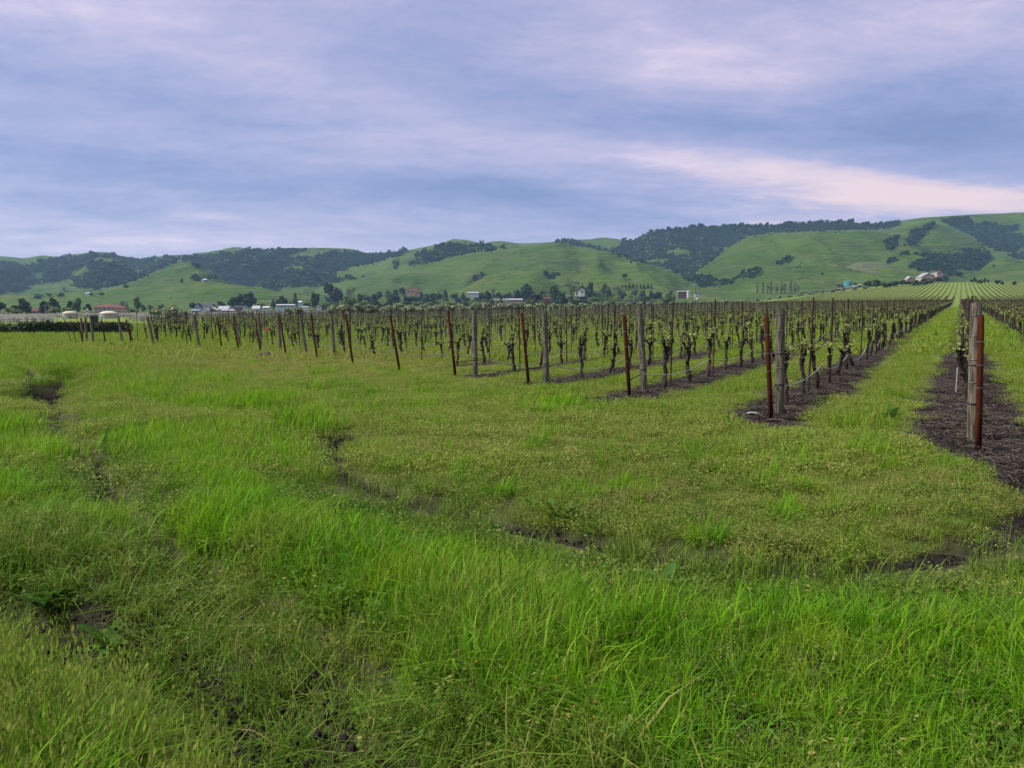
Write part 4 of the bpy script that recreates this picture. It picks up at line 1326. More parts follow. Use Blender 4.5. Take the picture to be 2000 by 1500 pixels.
# estate on the slope
gable_house('estate_house', 1807, 546, 760, 27, 5, 8, 0, M_PINKW, M_LTROOF, 'wide pale gabled house of the hillside estate', 'house', 22, 3, gend=True)
gable_house('estate_wing', 1823, 542, 790, 22, 6, 3, 0, M_LTROOF, M_LTROOF, 'long pale wing between gable and tower', 'house', 14, 2)
gable_house('estate_tower', 1828, 544, 775, 10, 13, 2.5, 0, M_PINKW, M_TILE, 'square pink tower with a magenta-red roof', 'tower', 10, 2, True, win2=True)
gable_house('estate_lodge', 1772, 548, 740, 12, 3, 5, 0, M_PINKW, M_LTROOF, 'small pink lodge with steep pale roof left of the estate', 'house', 10, 1, gend=True)
gable_house('estate_lodge', 1771, 552, 720, 14, 3, 1, 0, M_WHITE, M_TILE, 'low white building below the pink lodge', 'house', 10, 3)
gable_house('hill_shed', 177, 576, 1000, 10, 3, 2, 0, M_WHITE, M_LTROOF, 'two tiny white sheds on the far left slope', 'shed', 8, 1)
gable_house('roadside_shed', 1974, 556, 780, 10, 2, 1.2, 0, M_WHITE, M_LTROOF, 'low white shed near the lone round tree on the right', 'shed', 8, 0)


def cyl_thing(name, px, py, D, wpx, hpx, mat, label, cat, dome=.35, cone=False):
    sc = D / FPX
    q = at(px, py, D)
    root = obj(name, None, None, q)
    r, h_ = wpx * sc / 2, hpx * sc
    mb = MB(); mb.tube([(0, 0, -1.5), (0, 0, h_ * (1 - dome))], r, 20); obj('wall', mb.mesh('wall', mat[0], ), root)
    mb = MB()
    ps = []; rr = []
    for i in range(6):
        a = i / 5 * math.pi / 2
        ps.append((0, 0, h_ * (1 - dome) + .01 + h_ * dome * (i / 5 if cone else math.sin(a)))); rr.append(max(.02, r * 1.03 * ((1 - i / 5) if cone else math.cos(a))))
    mb.tube(ps, rr, 20); obj('roof', mb.mesh('roof', mat[1], True), root)
    tag(root, label, cat)
    return root, r, h_


cyl_thing('water_tank', 1656, 556, 780, 16, 7, (M_TURQ, M_TURQ), 'round turquoise water tank beside the road', 'tank', .3)
cyl_thing('white_pavilion', 401, 548, 1055, 12, 4, (M_LTROOF, M_WHITE), 'tiny white tent-like pavilion on the brow above the left pasture', 'pavilion', .6, True)
for px_, lb in ((138, 'cream yurt with a small window and red door, left of the oval sign'), (213, 'cream yurt with a small window, right of the oval sign')):
    rt_, r_, h_ = cyl_thing('yurt', px_, 628, 210, 28 if px_ < 200 else 32, 20.5, (M_CANVAS, M_CANVAS), lb, 'yurt', .30)
    wb = MB(); wb.box((0, 0, 0), (.9, .12, .9)); wn = obj('window', wb.mesh('window', M_BLUEW), rt_, (-r_ * .38, -r_ * .95, h_ * .35))
    db = MB(); db.box((0, 0, 0), (.35, .12, 1.4)); obj('door', db.mesh('door', M_TILE if px_ < 200 else M_CANVAS), rt_, (r_ * .5, -r_ * .9, h_ * .3))

# open gabled frame with the oval sign
gP = at(171, 626, 150)
fr = obj('gable_arch', None, None, gP)
mb = MB()
s_ = 150 / FPX
mb.tube([(-22 * s_, 0, 9 * s_), (0, 0, 18.3 * s_)], .06, 6, cap=True); obj('left_rafter', mb.mesh('rafter', M_BARN), fr)
mb = MB(); mb.tube([(0.06, 0, 18.3 * s_), (20 * s_, 0, 10.5 * s_)], .06, 6); obj('right_rafter', mb.mesh('rafter', M_BARN), fr)
for x_ in (-21.5, 19.5):
    mb = MB(); mb.tube([(x_ * s_, 0, -.6), (x_ * s_, 0, 10 * s_)], .05, 6); obj('upright', mb.mesh('upright', M_BARN), fr)
tag(fr, 'thin dark gabled entrance arch behind the left posts', 'arch')
sg = obj('oval_sign', None, None, at(171, 626, 148.5))
mb = MB(); ring = []
for i in range(20):
    a = 2 * math.pi * i / 20; ring.append((math.cos(a) * 3.1 * s_, math.sin(a) * 5.4 * s_ + 18 * s_))
mb.add([(x, -.03, z) for x, z in ring] + [(x, .03, z) for x, z in ring], [tuple(range(19, -1, -1)), tuple(range(20, 40))] + [(i, (i + 1) % 20, 20 + (i + 1) % 20, 20 + i) for i in range(20)])
obj('board', mb.mesh('board', M_WHITE), sg)
mb = MB(); ring = []
for i in range(12):
    a = 2 * math.pi * i / 12; ring.append((math.cos(a) * 1.0 * s_, math.sin(a) * 2.6 * s_ + 18 * s_))
mb.add([(x, -.05, z) for x, z in ring], [tuple(range(11, -1, -1))]); obj('numeral', mb.mesh('numeral', M_BLACK), sg)
mb = MB(); mb.tube([(0, .06, -.4), (0, .06, 13 * s_)], .05, 6); obj('pole', mb.mesh('pole', M_BARN), sg)
tag(sg, 'white oval sign with a dark zero-like numeral on a dark pole', 'sign')


def pole(px, py, D, hpx, label, lamp=False, mat=M_TRUNK, r=.13):
    q = at(px, py, D)
    X_, z_ = q[0], float(ground_z(q[0], D))
    rt_ = obj('lamp_pole' if lamp else 'utility_pole', None, None, (X_, D, q[2]))
    h_ = hpx * D / FPX
    mb = MB(); mb.tube([(0, 0, -2), (0, 0, h_)], [r, r * .7], 8); obj('pole', mb.mesh('pole', mat), rt_)
    mb = MB()
    if lamp: mb.box((-.5, 0, h_ + .15), (2.0, .5, .32)); obj('lamp_head', mb.mesh('lamp_head', M_WHITE), rt_)
    else: mb.box((0, 0, h_ - .7), (1.9, .14, .14)); obj('crossarm', mb.mesh('crossarm', mat), rt_)
    tag(rt_, label, 'lamp pole' if lamp else 'utility pole')


pole(1358.5, 586, 480, 29, 'dark lamp pole with a pale head rising behind the vines', True, M_BLACK, .17)
pole(89, 616, 380, 22, 'pale utility pole between the brown roofs at the far left', False, M_LTROOF)
pole(6, 617, 380, 14, 'short pale pole at the left edge', False, M_LTROOF)
mb = MB(); mb.tube([(0, 0, -.2), (0, 0, .4), (0, 0, .8)], [.9, 1.1, .35], 12)
tag(obj('white_tub', mb.mesh('white_tub', M_WHITE), None, at(1361, 585, 478)), 'small white tub at the foot of the lamp pole', 'tub')

# hedge and bushes at the left edge of the vineyard
def bush(name, px, D, wpx, hpx, mat_kind, label, cat='bush', dpx=None):
    X_ = (px - 1000) / FPX * D
    o = obj(name, None, None, (X_, D, float(ground_z(X_, D))), rt.uniform(0, 6.28))
    s_ = D / FPX
    r_ = random.Random(int(px))
    me = crown_mesh('foliage', mat_kind, r_, 1500, 1, .6, .07, 16)
    c = obj('foliage', me, o); c.scale = (wpx * s_ / 1.9, wpx * s_ / 1.9, hpx * s_ / 1.1); c.location = (0, 0, -.15 * hpx * s_)
    mb = MB(); mb.tube([(0, 0, -.2), (0, 0, hpx * s_ * .5)], .08, 6); obj('stem', mb.mesh('stem', M_TRUNK), o)
    tag(o, label, cat)


bush('round_bush', 18, 66, 54, 30, M_MIDTREE, 'large rounded green bush at the left edge before the clipped hedge')
bush('round_bush', 52, 68, 34, 26, M_DKTREE, 'dark half of the rounded bush next to the clipped hedge')
bush('yellow_bush', 103, 84, 26, 14, M_LTTREE, 'yellow-green bush above the clipped hedge')
bush('dark_shrub', 95, 90, 16, 20, M_DKTREE, 'small dark shrub sticking up behind the yellow-green bush')
bush('gate_shrub', 186, 120, 22, 20, M_DKTREE, 'olive-brown shrub beneath the gabled arch')
hx0, hx1, Dh = -62.5, -47, 76.0
mb = MB()
hr = random.Random(9)
ang = math.atan2(3.0, 16.0)
Lh = 9.2
for i in range(5200):
    x = hr.uniform(-Lh / 2, Lh / 2); f_ = hr.random()
    if f_ < .55: y_, z = -.55 + hr.gauss(0, .05), hr.uniform(.05, 1.45)
    elif f_ < .9: y_, z = hr.uniform(-.55, .55), 1.45 + hr.gauss(0, .05)
    else: y_, z = .55 + hr.gauss(0, .05), hr.uniform(.05, 1.45)
    e1 = Vector((hr.gauss(0, 1), hr.gauss(0, 1), hr.gauss(0, 1))).normalized(); e2 = e1.cross(Vector((hr.gauss(0, 1), hr.gauss(0, 1), hr.gauss(0, 1)))).normalized()
    w = hr.uniform(.05, .10); c = Vector((x, y_, z))
    mb.add([c - e1 * w, c - e2 * w * .7, c + e1 * w, c + e2 * w * .7], [(0, 1, 2, 3)], (hr.random(), .5, 0))
mb.box((0, 0, .68), (Lh, 1.0, 1.4), col=(0, .5, 0))
hx = (150 - 1000) / FPX * 66
tag(obj('hedge', mb.mesh('hedge', M_DKTREE), None, (hx, 66, float(ground_z(hx, 66)) - .52), 0.0), 'long clipped dark green hedge behind the leftmost vineyard posts', 'hedge')

# road up to the tank
rp = [(1560, 571), (1600, 569), (1640, 565), (1668, 560), (1690, 555)]
RP = [any_hit(a, b) for a, b in rp]
mb = MB(); v = []
for i, p in enumerate(RP): v += [(p[0], p[1] - 5, p[2] + .5), (p[0], p[1] + 9, p[2] + .9)]
mb.add(v, [(2 * i, 2 * i + 2, 2 * i + 3, 2 * i + 1) for i in range(len(RP) - 1)])
M_ROAD = mat_simple('pale road', (.24, .24, .25), (.19, .19, .20), .3, .9, .2)
tag(obj('road', mb.mesh('road', M_ROAD)), 'pale road curving up beside the turquoise tank', kind='structure')

# ------------------------------------------------------------------ vineyard end posts
def post_from_px(base, top):
    g = flat_hit(*base)
    zb = float(full_z(g[0], g[1]))
    q = at(base[0], base[1], g[1])
    tp = at(top[0], top[1], g[1])
    return np.array([g[0], g[1], zb]), tp


REDS = [((1911, 877), (1916, 617), 'nearest rusty steel post, right edge, in front of the thick wood post'),
        ((1506, 822), (1497, 618), 'rusty steel post left of the wood post on the bare soil patch'),
        ((1230, 788), (1219.5, 617), 'rusty steel post at the end of the third row from the right'),
        ((1033, 758), (1019, 612), 'rusty steel post at the end of the fourth row from the right'),
        ((890, 740), (875, 609), 'rusty steel post left of the vertical grey wood post near the centre'),
        ((781, 726), (762, 616), 'leaning rusty steel post standing alone left of centre, nearer one'),
        ((690, 715), (675, 613), 'leaning rusty steel post standing alone, second left of centre'),
        ((620, 703), (607.6, 613.5), 'rusty steel post between two leaning wood posts above the ash heap'),
        ((559.7, 697.5), (545.7, 617), 'rusty steel post just right of the ash heap'),
        ((509, 689.6), (499, 622), 'dark rusty post touching the brown wood post left of the ash heap'),
        ((466, 684), (455, 617), 'dark rusty post before the second wood post left of the ash heap'),
        ((433.7, 682.6), (424, 619.6), 'rusty steel post standing alone between two wood posts on the left'),
        ((367, 676.5), (357, 623.6), 'thin rusty post left of the leaning grey wood post'),
        ((310, 674), (295, 618), 'dark thin steel post leaning beside the long leaning wood post'),
        ((258, 675), (246, 624), 'thin rusty post standing alone right of the white yurt'),
        ((207, 674), (197.6, 624), 'bright rusty post below the right yurt'),
        ((162, 671.6), (153, 627), 'rusty post left of the three clustered wood posts'),
        ((149.6, 671), (138, 626), 'dark thin post, second from the left end of the vineyard'),
        ((139.6, 670), (125, 623.6), 'dark thin post, leftmost of the whole vineyard')]
WOODSP = [((1900, 857), (1907, 592), 'thick grey wood end post at the right edge, nearest and tallest'),
          ((1523, 808), (1524.5, 603), 'vertical grey wood end post on the bare soil patch, second row'),
          ((1259, 767), (1249, 601), 'grey wood end post of the third row, slightly leaning left'),
          ((1068, 751), (1063, 608), 'pale grey wood end post of the fourth row with a dark band'),
          ((928.6, 736), (926, 606), 'vertical grey wood end post left of the centre, fifth row'),
          ((653.6, 696.6), (647, 612.6), 'grey wood post right of the leaning wood post pair'),
          ((599.4, 695), (586, 613.5), 'strongly leaning brown wood post right of the ash heap'),
          ((548.6, 686), (542, 611), 'grey wood post behind the rusty post right of the ash heap'),
          ((510, 685), (504, 611.5), 'brown wood post directly behind the ash heap'),
          ((469, 678), (457, 611.8), 'brown leaning wood post two places left of the ash heap'),
          ((390, 681), (378, 615), 'grey leaning wood post standing clear on the left'),
          ((301, 676), (287.6, 618), 'long leaning grey wood post on the left with a dark steel post'),
          ((238.5, 668), (231, 618), 'brown wood post right of the right yurt'),
          ((183, 674), (177, 621), 'brown wood post, right one of the three clustered on the left'),
          ((169.6, 669), (166.5, 620), 'brown wood post, middle one of the three clustered on the left'),
          ((161, 670), (158.5, 621), 'brown wood post, left one of the three clustered on the left')]


def wood_post_mesh(h, r, rng):
    mb = MB()
    n = 18; zs = [-.25, 0, .15, .5, .9, 1.3, h - .03, h]
    rr = [r * 1.03, r * 1.02, r, r * .99, r * .985, r * .98, r * .97, r * .9]
    v = []; f = []
    for z, q in zip(zs, rr):
        for j in range(n):
            a = 2 * math.pi * j / n
            k = q * (1 + .03 * math.sin(3 * a + r * 90) + rng.uniform(-.012, .012))
            v.append((k * math.cos(a), k * math.sin(a), z))
    for i in range(len(zs) - 1):
        for j in range(n):
            f.append((i * n + j, i * n + (j + 1) % n, (i + 1) * n + (j + 1) % n, (i + 1) * n + j))
    mb.add(v, f)
    mb.add([v[(len(zs) - 1) * n + j] for j in range(n)], [tuple(range(n))], mi=1)
    return mb.mesh('shaft', [M_POST, M_POSTTOP], True)


def orient(o, base, top):
    d = Vector(top) - Vector(base)
    o.location = Vector(base)
    o.rotation_euler = d.to_track_quat('Z', 'Y').to_euler()
    return d.length


ends = []
rp_ = random.Random(4)
for base, top, lb in WOODSP:
    b_, t_ = post_from_px(base, top)
    o = obj('wood_post', None)
    L_ = orient(o, b_, t_)
    r_ = .070 if base[0] > 900 else rp_.uniform(.062, .075)
    obj('shaft', wood_post_mesh(L_, r_, rp_), o)
    tag(o, lb, 'post', 'wood end posts of the vine rows')
    hb = [(.48, M_BLACK, .013)] + [(z, M_WIRE, .004) for z in (.75, 1.05, 1.35, 1.62)]
    if base[0] > 900: hb.append((.98, M_BLACK, .008))
    for z, mt, th in hb:
        mb = MB(); mb.tube([(0, 0, z - th), (0, 0, z + th)], r_ * 1.045, 18, cap=True)
        obj('strap' if mt is M_BLACK else 'wire_loop', mb.mesh('strap', mt, True), o)
for base, top, lb in REDS:
    b_, t_ = post_from_px(base, top)
    o = obj('steel_post', None)
    L_ = orient(o, b_, t_)
    thin = base[0] < 160 or base[0] in (310, 367)
    r_ = .024 if thin else .036
    mb = MB(); mb.tube([(0, 0, -.25), (0, 0, L_ * .4), (0, 0, L_ - .01), (0, 0, L_)], [r_, r_, r_, r_ * .85], 14)
    obj('tube', mb.mesh('tube', M_STAKE if thin else M_RUST, True), o)
    mb = MB(); mb.tube([(0, 0, L_ + .0005), (0, 0, L_ + .012)], r_ * .8, 12); obj('end_cap', mb.mesh('end_cap', M_STAKE), o)
    for z in (.44, .75, 1.02, 1.3):
        if z > L_ - .1: continue
        mb = MB(); mb.tube([(0, 0, z - .005), (0, 0, z + .005)], r_ * 1.09, 12); obj('wire_loop', mb.mesh('wire_loop', M_BLACK if z < .5 else M_WIRE), o)
    tag(o, lb, 'post', 'rusty steel anchor posts of the vine rows')

# ------------------------------------------------------------------ vines
def leaf_cluster(mb, c, rng, n, spread, size):
    for _ in range(n):
        p = Vector(c) + Vector((rng.gauss(0, spread), rng.gauss(0, spread), rng.gauss(0, spread * .8)))
        nrm = Vector((rng.gauss(0, .7), rng.gauss(0, .7), rng.uniform(.1, 1))).normalized()
        e1 = nrm.cross(Vector((rng.uniform(-1, 1), rng.uniform(-1, 1), rng.uniform(-1, 1)))).normalized(); e2 = nrm.cross(e1)
        w = size * rng.uniform(.55, 1.25)
        # lobed leaf: five outer points folded along the middle
        up = nrm * w * .25
        v = [p - e1 * w * .9, p - e1 * w * .35 + e2 * w * .85 + up, p + e1 * w * .45 + e2 * w * .7 + up, p + e1 * w, p + e1 * w * .45 - e2 * w * .7 + up, p - e1 * w * .35 - e2 * w * .85 + up]
        mb.add(v, [(0, 1, 2, 3), (0, 3, 4, 5)], (rng.random(), .5, 0))


def vine_meshes(rng, lod=0):
    tb = MB(); fb = MB()
    h = rng.uniform(.62, .82)
    lean = rng.uniform(-.16, .16); ly = rng.uniform(-.08, .08)
    n = 7 if lod == 0 else 3
    ns = 8 if lod == 0 else 4
    ps = []; rr = []
    for i in range(n):
        f = i / (n - 1)
        w = rng.uniform(-.022, .022) if 0 < i else 0
        ps.append((lean * f + w, ly * f + rng.uniform(-.02, .02) * (i > 0), -.08 + (h + .08) * f))
        rr.append((.046 - .013 * f) * rng.uniform(.8, 1.25) + (.03 * max(0, f - .8) / .2))
    tb.tube(ps, rr, ns, (.3, 0, 0), jit=.16, rng=rng)
    top = Vector(ps[-1])
    arms = rng.choice((2, 2, 3))
    tips = []
    for a in range(arms):
        tall = (a == 0 and rng.random() < .7)
        sgn = (rng.choice((-1, 1)), -1, 1)[a]
        up = rng.uniform(.25, .60) if tall else rng.uniform(.06, .28)
        along = rng.uniform(.0, .10) if tall else rng.uniform(.08, .26)
        e = top + Vector((sgn * along * .3, sgn * along, up))
        mid = top.lerp(e, .5) + Vector((rng.uniform(-.03, .03), rng.uniform(-.03, .03), rng.uniform(-.02, .05)))
        if lod == 0: tb.tube([top, mid, e], [.036, .030, .016], 6, (.5, 0, 0), jit=.25, rng=rng)
        else: tb.tube([top, e], [.034, .018], 4, (.5, 0, 0))
        for k in range(3 if lod == 0 else 2):
            s = top.lerp(e, (k + 1) / 3)
            tip = s + Vector((rng.uniform(-.07, .07), rng.uniform(-.12, .12), rng.uniform(.04, .20)))
            if lod == 0:
                tb.tube([s, s.lerp(tip, .5) + Vector((rng.uniform(-.02, .02), rng.uniform(-.02, .02), 0)), tip], [.011, .007, .004], 4, (.8, 0, 0))
            tips.append((s, tip))
    # knots on the old trunk
    if lod == 0:
        for _ in range(4):
            q = Vector(ps[rng.randrange(2, n)]); d = Vector((rng.uniform(-1, 1), rng.uniform(-1, 1), rng.uniform(-.2, .6))).normalized()
            tb.tube([q, q + d * rng.uniform(.06, .12)], [.035, .014], 5, (.2, 0, 0), jit=.2, rng=rng)
    for s, tip in tips:
        for k in range(2):
            c = s.lerp(tip, rng.uniform(.25, 1.1))
            leaf_cluster(fb, c, rng, 4 if lod == 0 else 2, .042, .029 if lod == 0 else .046)
    return tb.mesh('trunk', M_BARK), fb.mesh('shoots', M_VINELEAF)


rv = random.Random(17)
VPROTO = [vine_meshes(rv) for _ in range(12)]
rowang = math.atan2(-RD[0], RD[1])      # rotates local +Y onto the row direction

vines = []   # (k, t, X, Y, Z)
stakes = []
for k in range(-45, 78):
    n_ = rown(k)
    t0 = float(row_start(k))
    if k < 0: t0 = max(t0, 0)
    t = t0 + (2.4 if k > 0 else 5.2) + rv.uniform(-.2, .2)
    j = 0
    while t < 900:
        p = RN * n_ + RD * (t + rv.uniform(-.1, .1))
        if p[1] > 3:
            u = p[0] / p[1]
            if u > .78 and t > 50: pass
            lim = float(olive_Y(u))
            if p[1] > lim - 6: break
            if -.72 < u < .76:
                miss = rv.random() < .05
                if not miss: vines.append((k, j, p[0], p[1]))
                if j % 2 == (k % 2 + 2) % 2 or (k >= 0 and j == 0 and k > 16):
                    q = p + RD * .35
                    stakes.append((k, j, q[0], q[1]))
        t += 1.6; j += 1
va = np.array([(a[2], a[3]) for a in vines]); vz = ground_z(va[:, 0], va[:, 1]) + near_detail(va[:, 0], va[:, 1])[0]
sa = np.array([(a[2], a[3]) for a in stakes]); sz_ = ground_z(sa[:, 0], sa[:, 1]) + near_detail(sa[:, 0], sa[:, 1])[0]


def inview(a):
    return np.abs(a[:, 0] / a[:, 1]) < .675


def order(arr):
    d = arr[:, 1] + np.where(inview(arr), 0, 1e5)
    return np.argsort(d)


ROWN = {}


def rowlabel(k):
    if k == 0: return 'the edge-post row'
    if k > 0: return 'the %s row left of the edge post' % ORD[k - 1]
    return 'the %s row right of the edge post' % ORD[-k - 1]


ov_ = order(va); NI = 298
ind = set(ov_[:NI].tolist())
cnt = {}
for i, (k, j, x, y) in enumerate(vines):
    if i not in ind: continue
    cnt[k] = cnt.get(k, 0) + 1
    o = obj('grapevine', None, None, (x, y, vz[i]), rowang + (math.pi if rv.random() < .5 else 0) + rv.uniform(-.2, .2))
    s_ = rv.uniform(.9, 1.12)
    o.scale = (s_, s_, s_ * rv.uniform(.92, 1.1))
    tm, fm = VPROTO[rv.randrange(12)]
    obj('trunk', tm, o); obj('shoots', fm, o)
    tag(o, 'budding vine, %s from near end of %s' % (ORD[cnt[k] - 1], rowlabel(k)), 'grapevine', 'grapevines of the near rows')
# the rest, as one object
rl = random.Random(23)
lodm = []
for i in range(8):
    tb, fb = vine_meshes(rl, 1)
    # join both meshes into one proto
    nv = len(tb.vertices)
    V_ = [v.co[:] for v in tb.vertices] + [v.co[:] for v in fb.vertices]
    F_ = [tuple(p.vertices) for p in tb.polygons] + [tuple(q + nv for q in p.vertices) for p in fb.polygons]
    C_ = [(.3, 0, 0)] * nv + [(rl.random(), .5, 0) for _ in fb.vertices]
    lodm.append(new_mesh('grapevine', V_, F_, [M_BARK, M_VINELEAF], [0] * len(tb.polygons) + [1] * len(fb.polygons), False, C_))
VLOD = proto_collection('vine protos', lodm, 'distant_vine')
rest = np.array([i for i in range(len(vines)) if i not in ind])
scatter('distant_vines', np.stack([va[rest, 0], va[rest, 1], vz[rest]], -1), rowang + RNG.integers(0, 2, len(rest)) * math.pi + RNG.uniform(-.2, .2, len(rest)),
        RNG.uniform(.9, 1.15, len(rest)) * np.interp(va[rest, 1], [260, 380], [1, .62]), RNG.integers(0, 8, len(rest)), VLOD, 'rows of budding vines running back to the olive trees and the far slope')
print('vines', len(vines), 'stakes', len(stakes))

# stakes
SME = []
for i in range(4):
    mb = MB(); hh = 1.86 + .04 * i
    mb.tube([(0, 0, -.2), (rv.uniform(-.01, .01), 0, 1.0), (rv.uniform(-.02, .02), rv.uniform(-.02, .02), hh)], .019, 6)
    for z in (.8, 1.1, 1.4, 1.7): mb.box((.012, 0, z), (.05, .03, .02))
    SME.append(mb.mesh('stake', M_STAKE))
os_ = order(sa); inds = set(os_[:290].tolist())
cnt = {}
for i, (k, j, x, y) in enumerate(stakes):
    if i not in inds: continue
    cnt[k] = cnt.get(k, 0) + 1
    o = obj('row_stake', SME[rv.randrange(4)], None, (x, y, sz_[i]), rv.uniform(0, 6.28))
    o.rotation_euler = (rv.uniform(-.02, .02), rv.uniform(-.02, .02), o.rotation_euler.z)
    tag(o, 'steel stake, %s from near end of %s' % (ORD[cnt[k] - 1], rowlabel(k)), 'stake', 'steel stakes between the vines')
smp = []
for i in range(3):
    mb = MB(); mb.tube([(0, 0, -.2), (0, 0, 1.88)], .021, 4); smp.append(mb.mesh('row_stake', M_STAKE))
SLOD = proto_collection('stake protos', smp, 'distant_stake')
rest = np.array([i for i in range(len(stakes)) if i not in inds and stakes[i][3] < 360])
scatter('distant_stakes', np.stack([sa[rest, 0], sa[rest, 1], sz_[rest]], -1), RNG.uniform(0, 6.28, len(rest)), RNG.uniform(.93, 1.05, len(rest)), RNG.integers(0, 3, len(rest)), SLOD,
        'thin steel stakes standing in the far vine rows')

# trellis wires and drip hose, one set per near row
for k in range(-3, 17):
    n_ = rown(k); t0 = float(row_start(k))
    if k < 0: t0 = 26
    ts = np.concatenate([np.arange(t0 + .02, t0 + 40, 1.6), np.arange(t0 + 42, t0 + 130, 8)])
    ps = np.array([RN * n_ + RD * t for t in ts])
    zs = ground_z(ps[:, 0], ps[:, 1])
    if k in (0, 1, 2, 3, 4):
        gp = flat_hit(*REDS[k][0]); ps[0] = gp
    wr = obj('trellis_wires', None, None, (ps[0][0], ps[0][1], zs[0]))
    for hgt in (.78, 1.08, 1.38, 1.66):
        mb = MB()
        hv = [(p[0] - ps[0][0], p[1] - ps[0][1], z - zs[0] + hgt - (.05 if i_ == 0 else 0) + (.012 * math.sin(i_ * 2.1))) for i_, (p, z) in enumerate(zip(ps, zs))]
        if k < 5 and hgt > 1.6: hv[0] = (hv[0][0], hv[0][1], hv[0][2] - .12)
        mb.tube(hv, .0024 + (.001 if k > 4 else 0), 4, cap=False)
        obj('wire', mb.mesh('wire', M_WIRE), wr)
    tag(wr, 'four thin trellis wires stretched along %s' % rowlabel(k), 'trellis wire', 'trellis wires of the near rows')
    if k < 12:
        mb = MB()
        pts_ = []
        t = t0 + .9; i_ = 0
        nodes = []
        while t < t0 + 50:
            nodes.append(t); t += 4.8
        for a, b in zip(nodes[:-1], nodes[1:]):
            sag = rv.uniform(.10, .3)
            for q in np.linspace(0, 1, 9)[:-1]:
                tt = a + (b - a) * q
                p = RN * (n_ + .03) + RD * tt
                pts_.append((p[0], p[1], float(ground_z(p[0], p[1])) + .46 - sag * 4 * q * (1 - q) + .01 * rv.random()))
        o = obj('drip_hose', None)
        hm = MB(); hm.tube([(a - pts_[0][0], b - pts_[0][1], c - pts_[0][2]) for a, b, c in pts_], .0095, 6)
        o.location = pts_[0]
        o2 = bpy.data.objects.new('hose', hm.mesh('hose', M_HOSE, True)); COL.objects.link(o2); o2.parent = o
        if 0 <= k < 5:
            bq = flat_hit(*REDS[k][0])
            mb = MB(); mb.tube([(bq[0] - pts_[0][0], bq[1] - pts_[0][1], float(ground_z(*bq)) + .44 - pts_[0][2]), (0, 0, .0)], .011, 6)
            o3 = bpy.data.objects.new('hose_end', mb.mesh('hose_end', M_BLACK, True)); COL.objects.link(o3); o3.parent = o
        tag(o, 'sagging pale drip irrigation hose strung along %s' % rowlabel(k), 'hose', 'drip hoses of the near rows')

# far block of bare vines behind (grey band on the left)
rb = random.Random(31)
bm_ = []
for i in range(4):
    mb = MB()
    for j in range(7):
        x = rb.uniform(-1.5, 1.5)
        mb.tube([(x, 0, 0), (x + rb.uniform(-.1, .1), rb.uniform(-.1, .1), rb.uniform(1.2, 1.9))], .035, 3, (rb.random(), .5, 0))
    mb.tube([(-1.6, 0, .9), (1.6, 0, .95)], .05, 3, (rb.random(), .5, 0)); mb.tube([(-1.6, 0, 1.6), (1.6, 0, 1.6)], .03, 3, (rb.random(), .5, 0))
    bm_.append(mb.mesh('bare_vine', M_BAREVINE))
BC = proto_collection('bare vine protos', bm_, 'bare_vine_row')
P_ = []
for y in np.concatenate([np.arange(104, 225, 4.5), np.arange(225, 430, 6.0)]):
    for x in np.arange(-330, -20, 3.0):
        y0b = y
        y = y - x * .1; u = x / y
        if -.74 < u < -.12 and y > float(olive_Y(u)) + 12 and not (y < 235 and -.60 < u < -.49): P_.append((x + rb.uniform(-.3, .3), y + rb.uniform(-.3, .3), 0))
        y = y0b
P_ = np.array(P_); P_[:, 2] = ground_z(P_[:, 0], P_[:, 1])
_sz = RNG.uniform(.9, 1.1, len(P_)) * np.interp(P_[:, 0] / P_[:, 1], [-.7, -.5, -.3], [.50, .62, .9])
scatter('bare_vine_block', P_, RNG.uniform(-.1, .1, len(P_)), np.stack([np.ones(len(P_)), np.ones(len(P_)), _sz], -1), RNG.integers(0, 4, len(P_)), BC, 'grey block of still leafless vines below the farm buildings')

# ------------------------------------------------------------------ small things in the field
g = flat_hit(523, 700)
hp_ = obj('ash_heap', None, None, (g[0], g[1], float(full_z(*g))))
rs = random.Random(2)
SR = []
for i in range(5):
    mb = MB(); r_ = .09
    mb.tube([(0, 0, -.03), (0, 0, .02), (0, 0, .08)], [r_ * .8, r_, r_ * .5], 7, jit=.25, rng=rs); SR.append(mb.mesh('stone', M_STONE))
for i in range(34):
    a, q = rs.uniform(0, 6.28), rs.uniform(0, .62)
    s_ = obj('stone', SR[i % 5], hp_, (math.cos(a) * q, math.sin(a) * q * .7, max(0, .16 - q * .22) + rs.uniform(0, .03)), rs.uniform(0, 6))
    s_.scale = (rs.uniform(.6, 1.3),) * 3
tag(hp_, 'heap of burnt dark stones on the dry grass before the leaning posts', 'stone heap')
g = flat_hit(543, 700)
mb = MB(); mb.tube([(0, 0, -.02), (0, 0, .05), (0, 0, .1)], [.06, .08, .04], 7, jit=.2, rng=rs)
tag(obj('pale_stone', mb.mesh('pale_stone', M_CHALK), None, (g[0], g[1], float(full_z(*g)))), 'pale stone lying right of the dark heap', 'stone')
g = flat_hit(1470, 812)
mb = MB(); mb.tube([(-.11, 0, .01), (-.04, .01, .018), (.06, 0, .016), (.11, .01, .01)], [.010, .02, .018, .008], 7, jit=.15, rng=rs)
tag(obj('pale_scrap', mb.mesh('pale_scrap', M_CHALK), None, (g[0], g[1], float(full_z(*g)))), 'pale splinter lying left of the second rusty post', 'debris')
bq = at(522, 643, 48)
mb = MB(); mb.box((0, 0, 0), (.34, .28, .2), .3, taper=.7)
pq = obj('orange_bucket', None, None, bq)
obj('cap', mb.mesh('cap', M_ORANGE), pq)
mb = MB(); mb.tube([(0, 0, -1.6), (0, 0, -.1)], .03, 6); obj('riser', mb.mesh('riser', M_BLACK), pq)
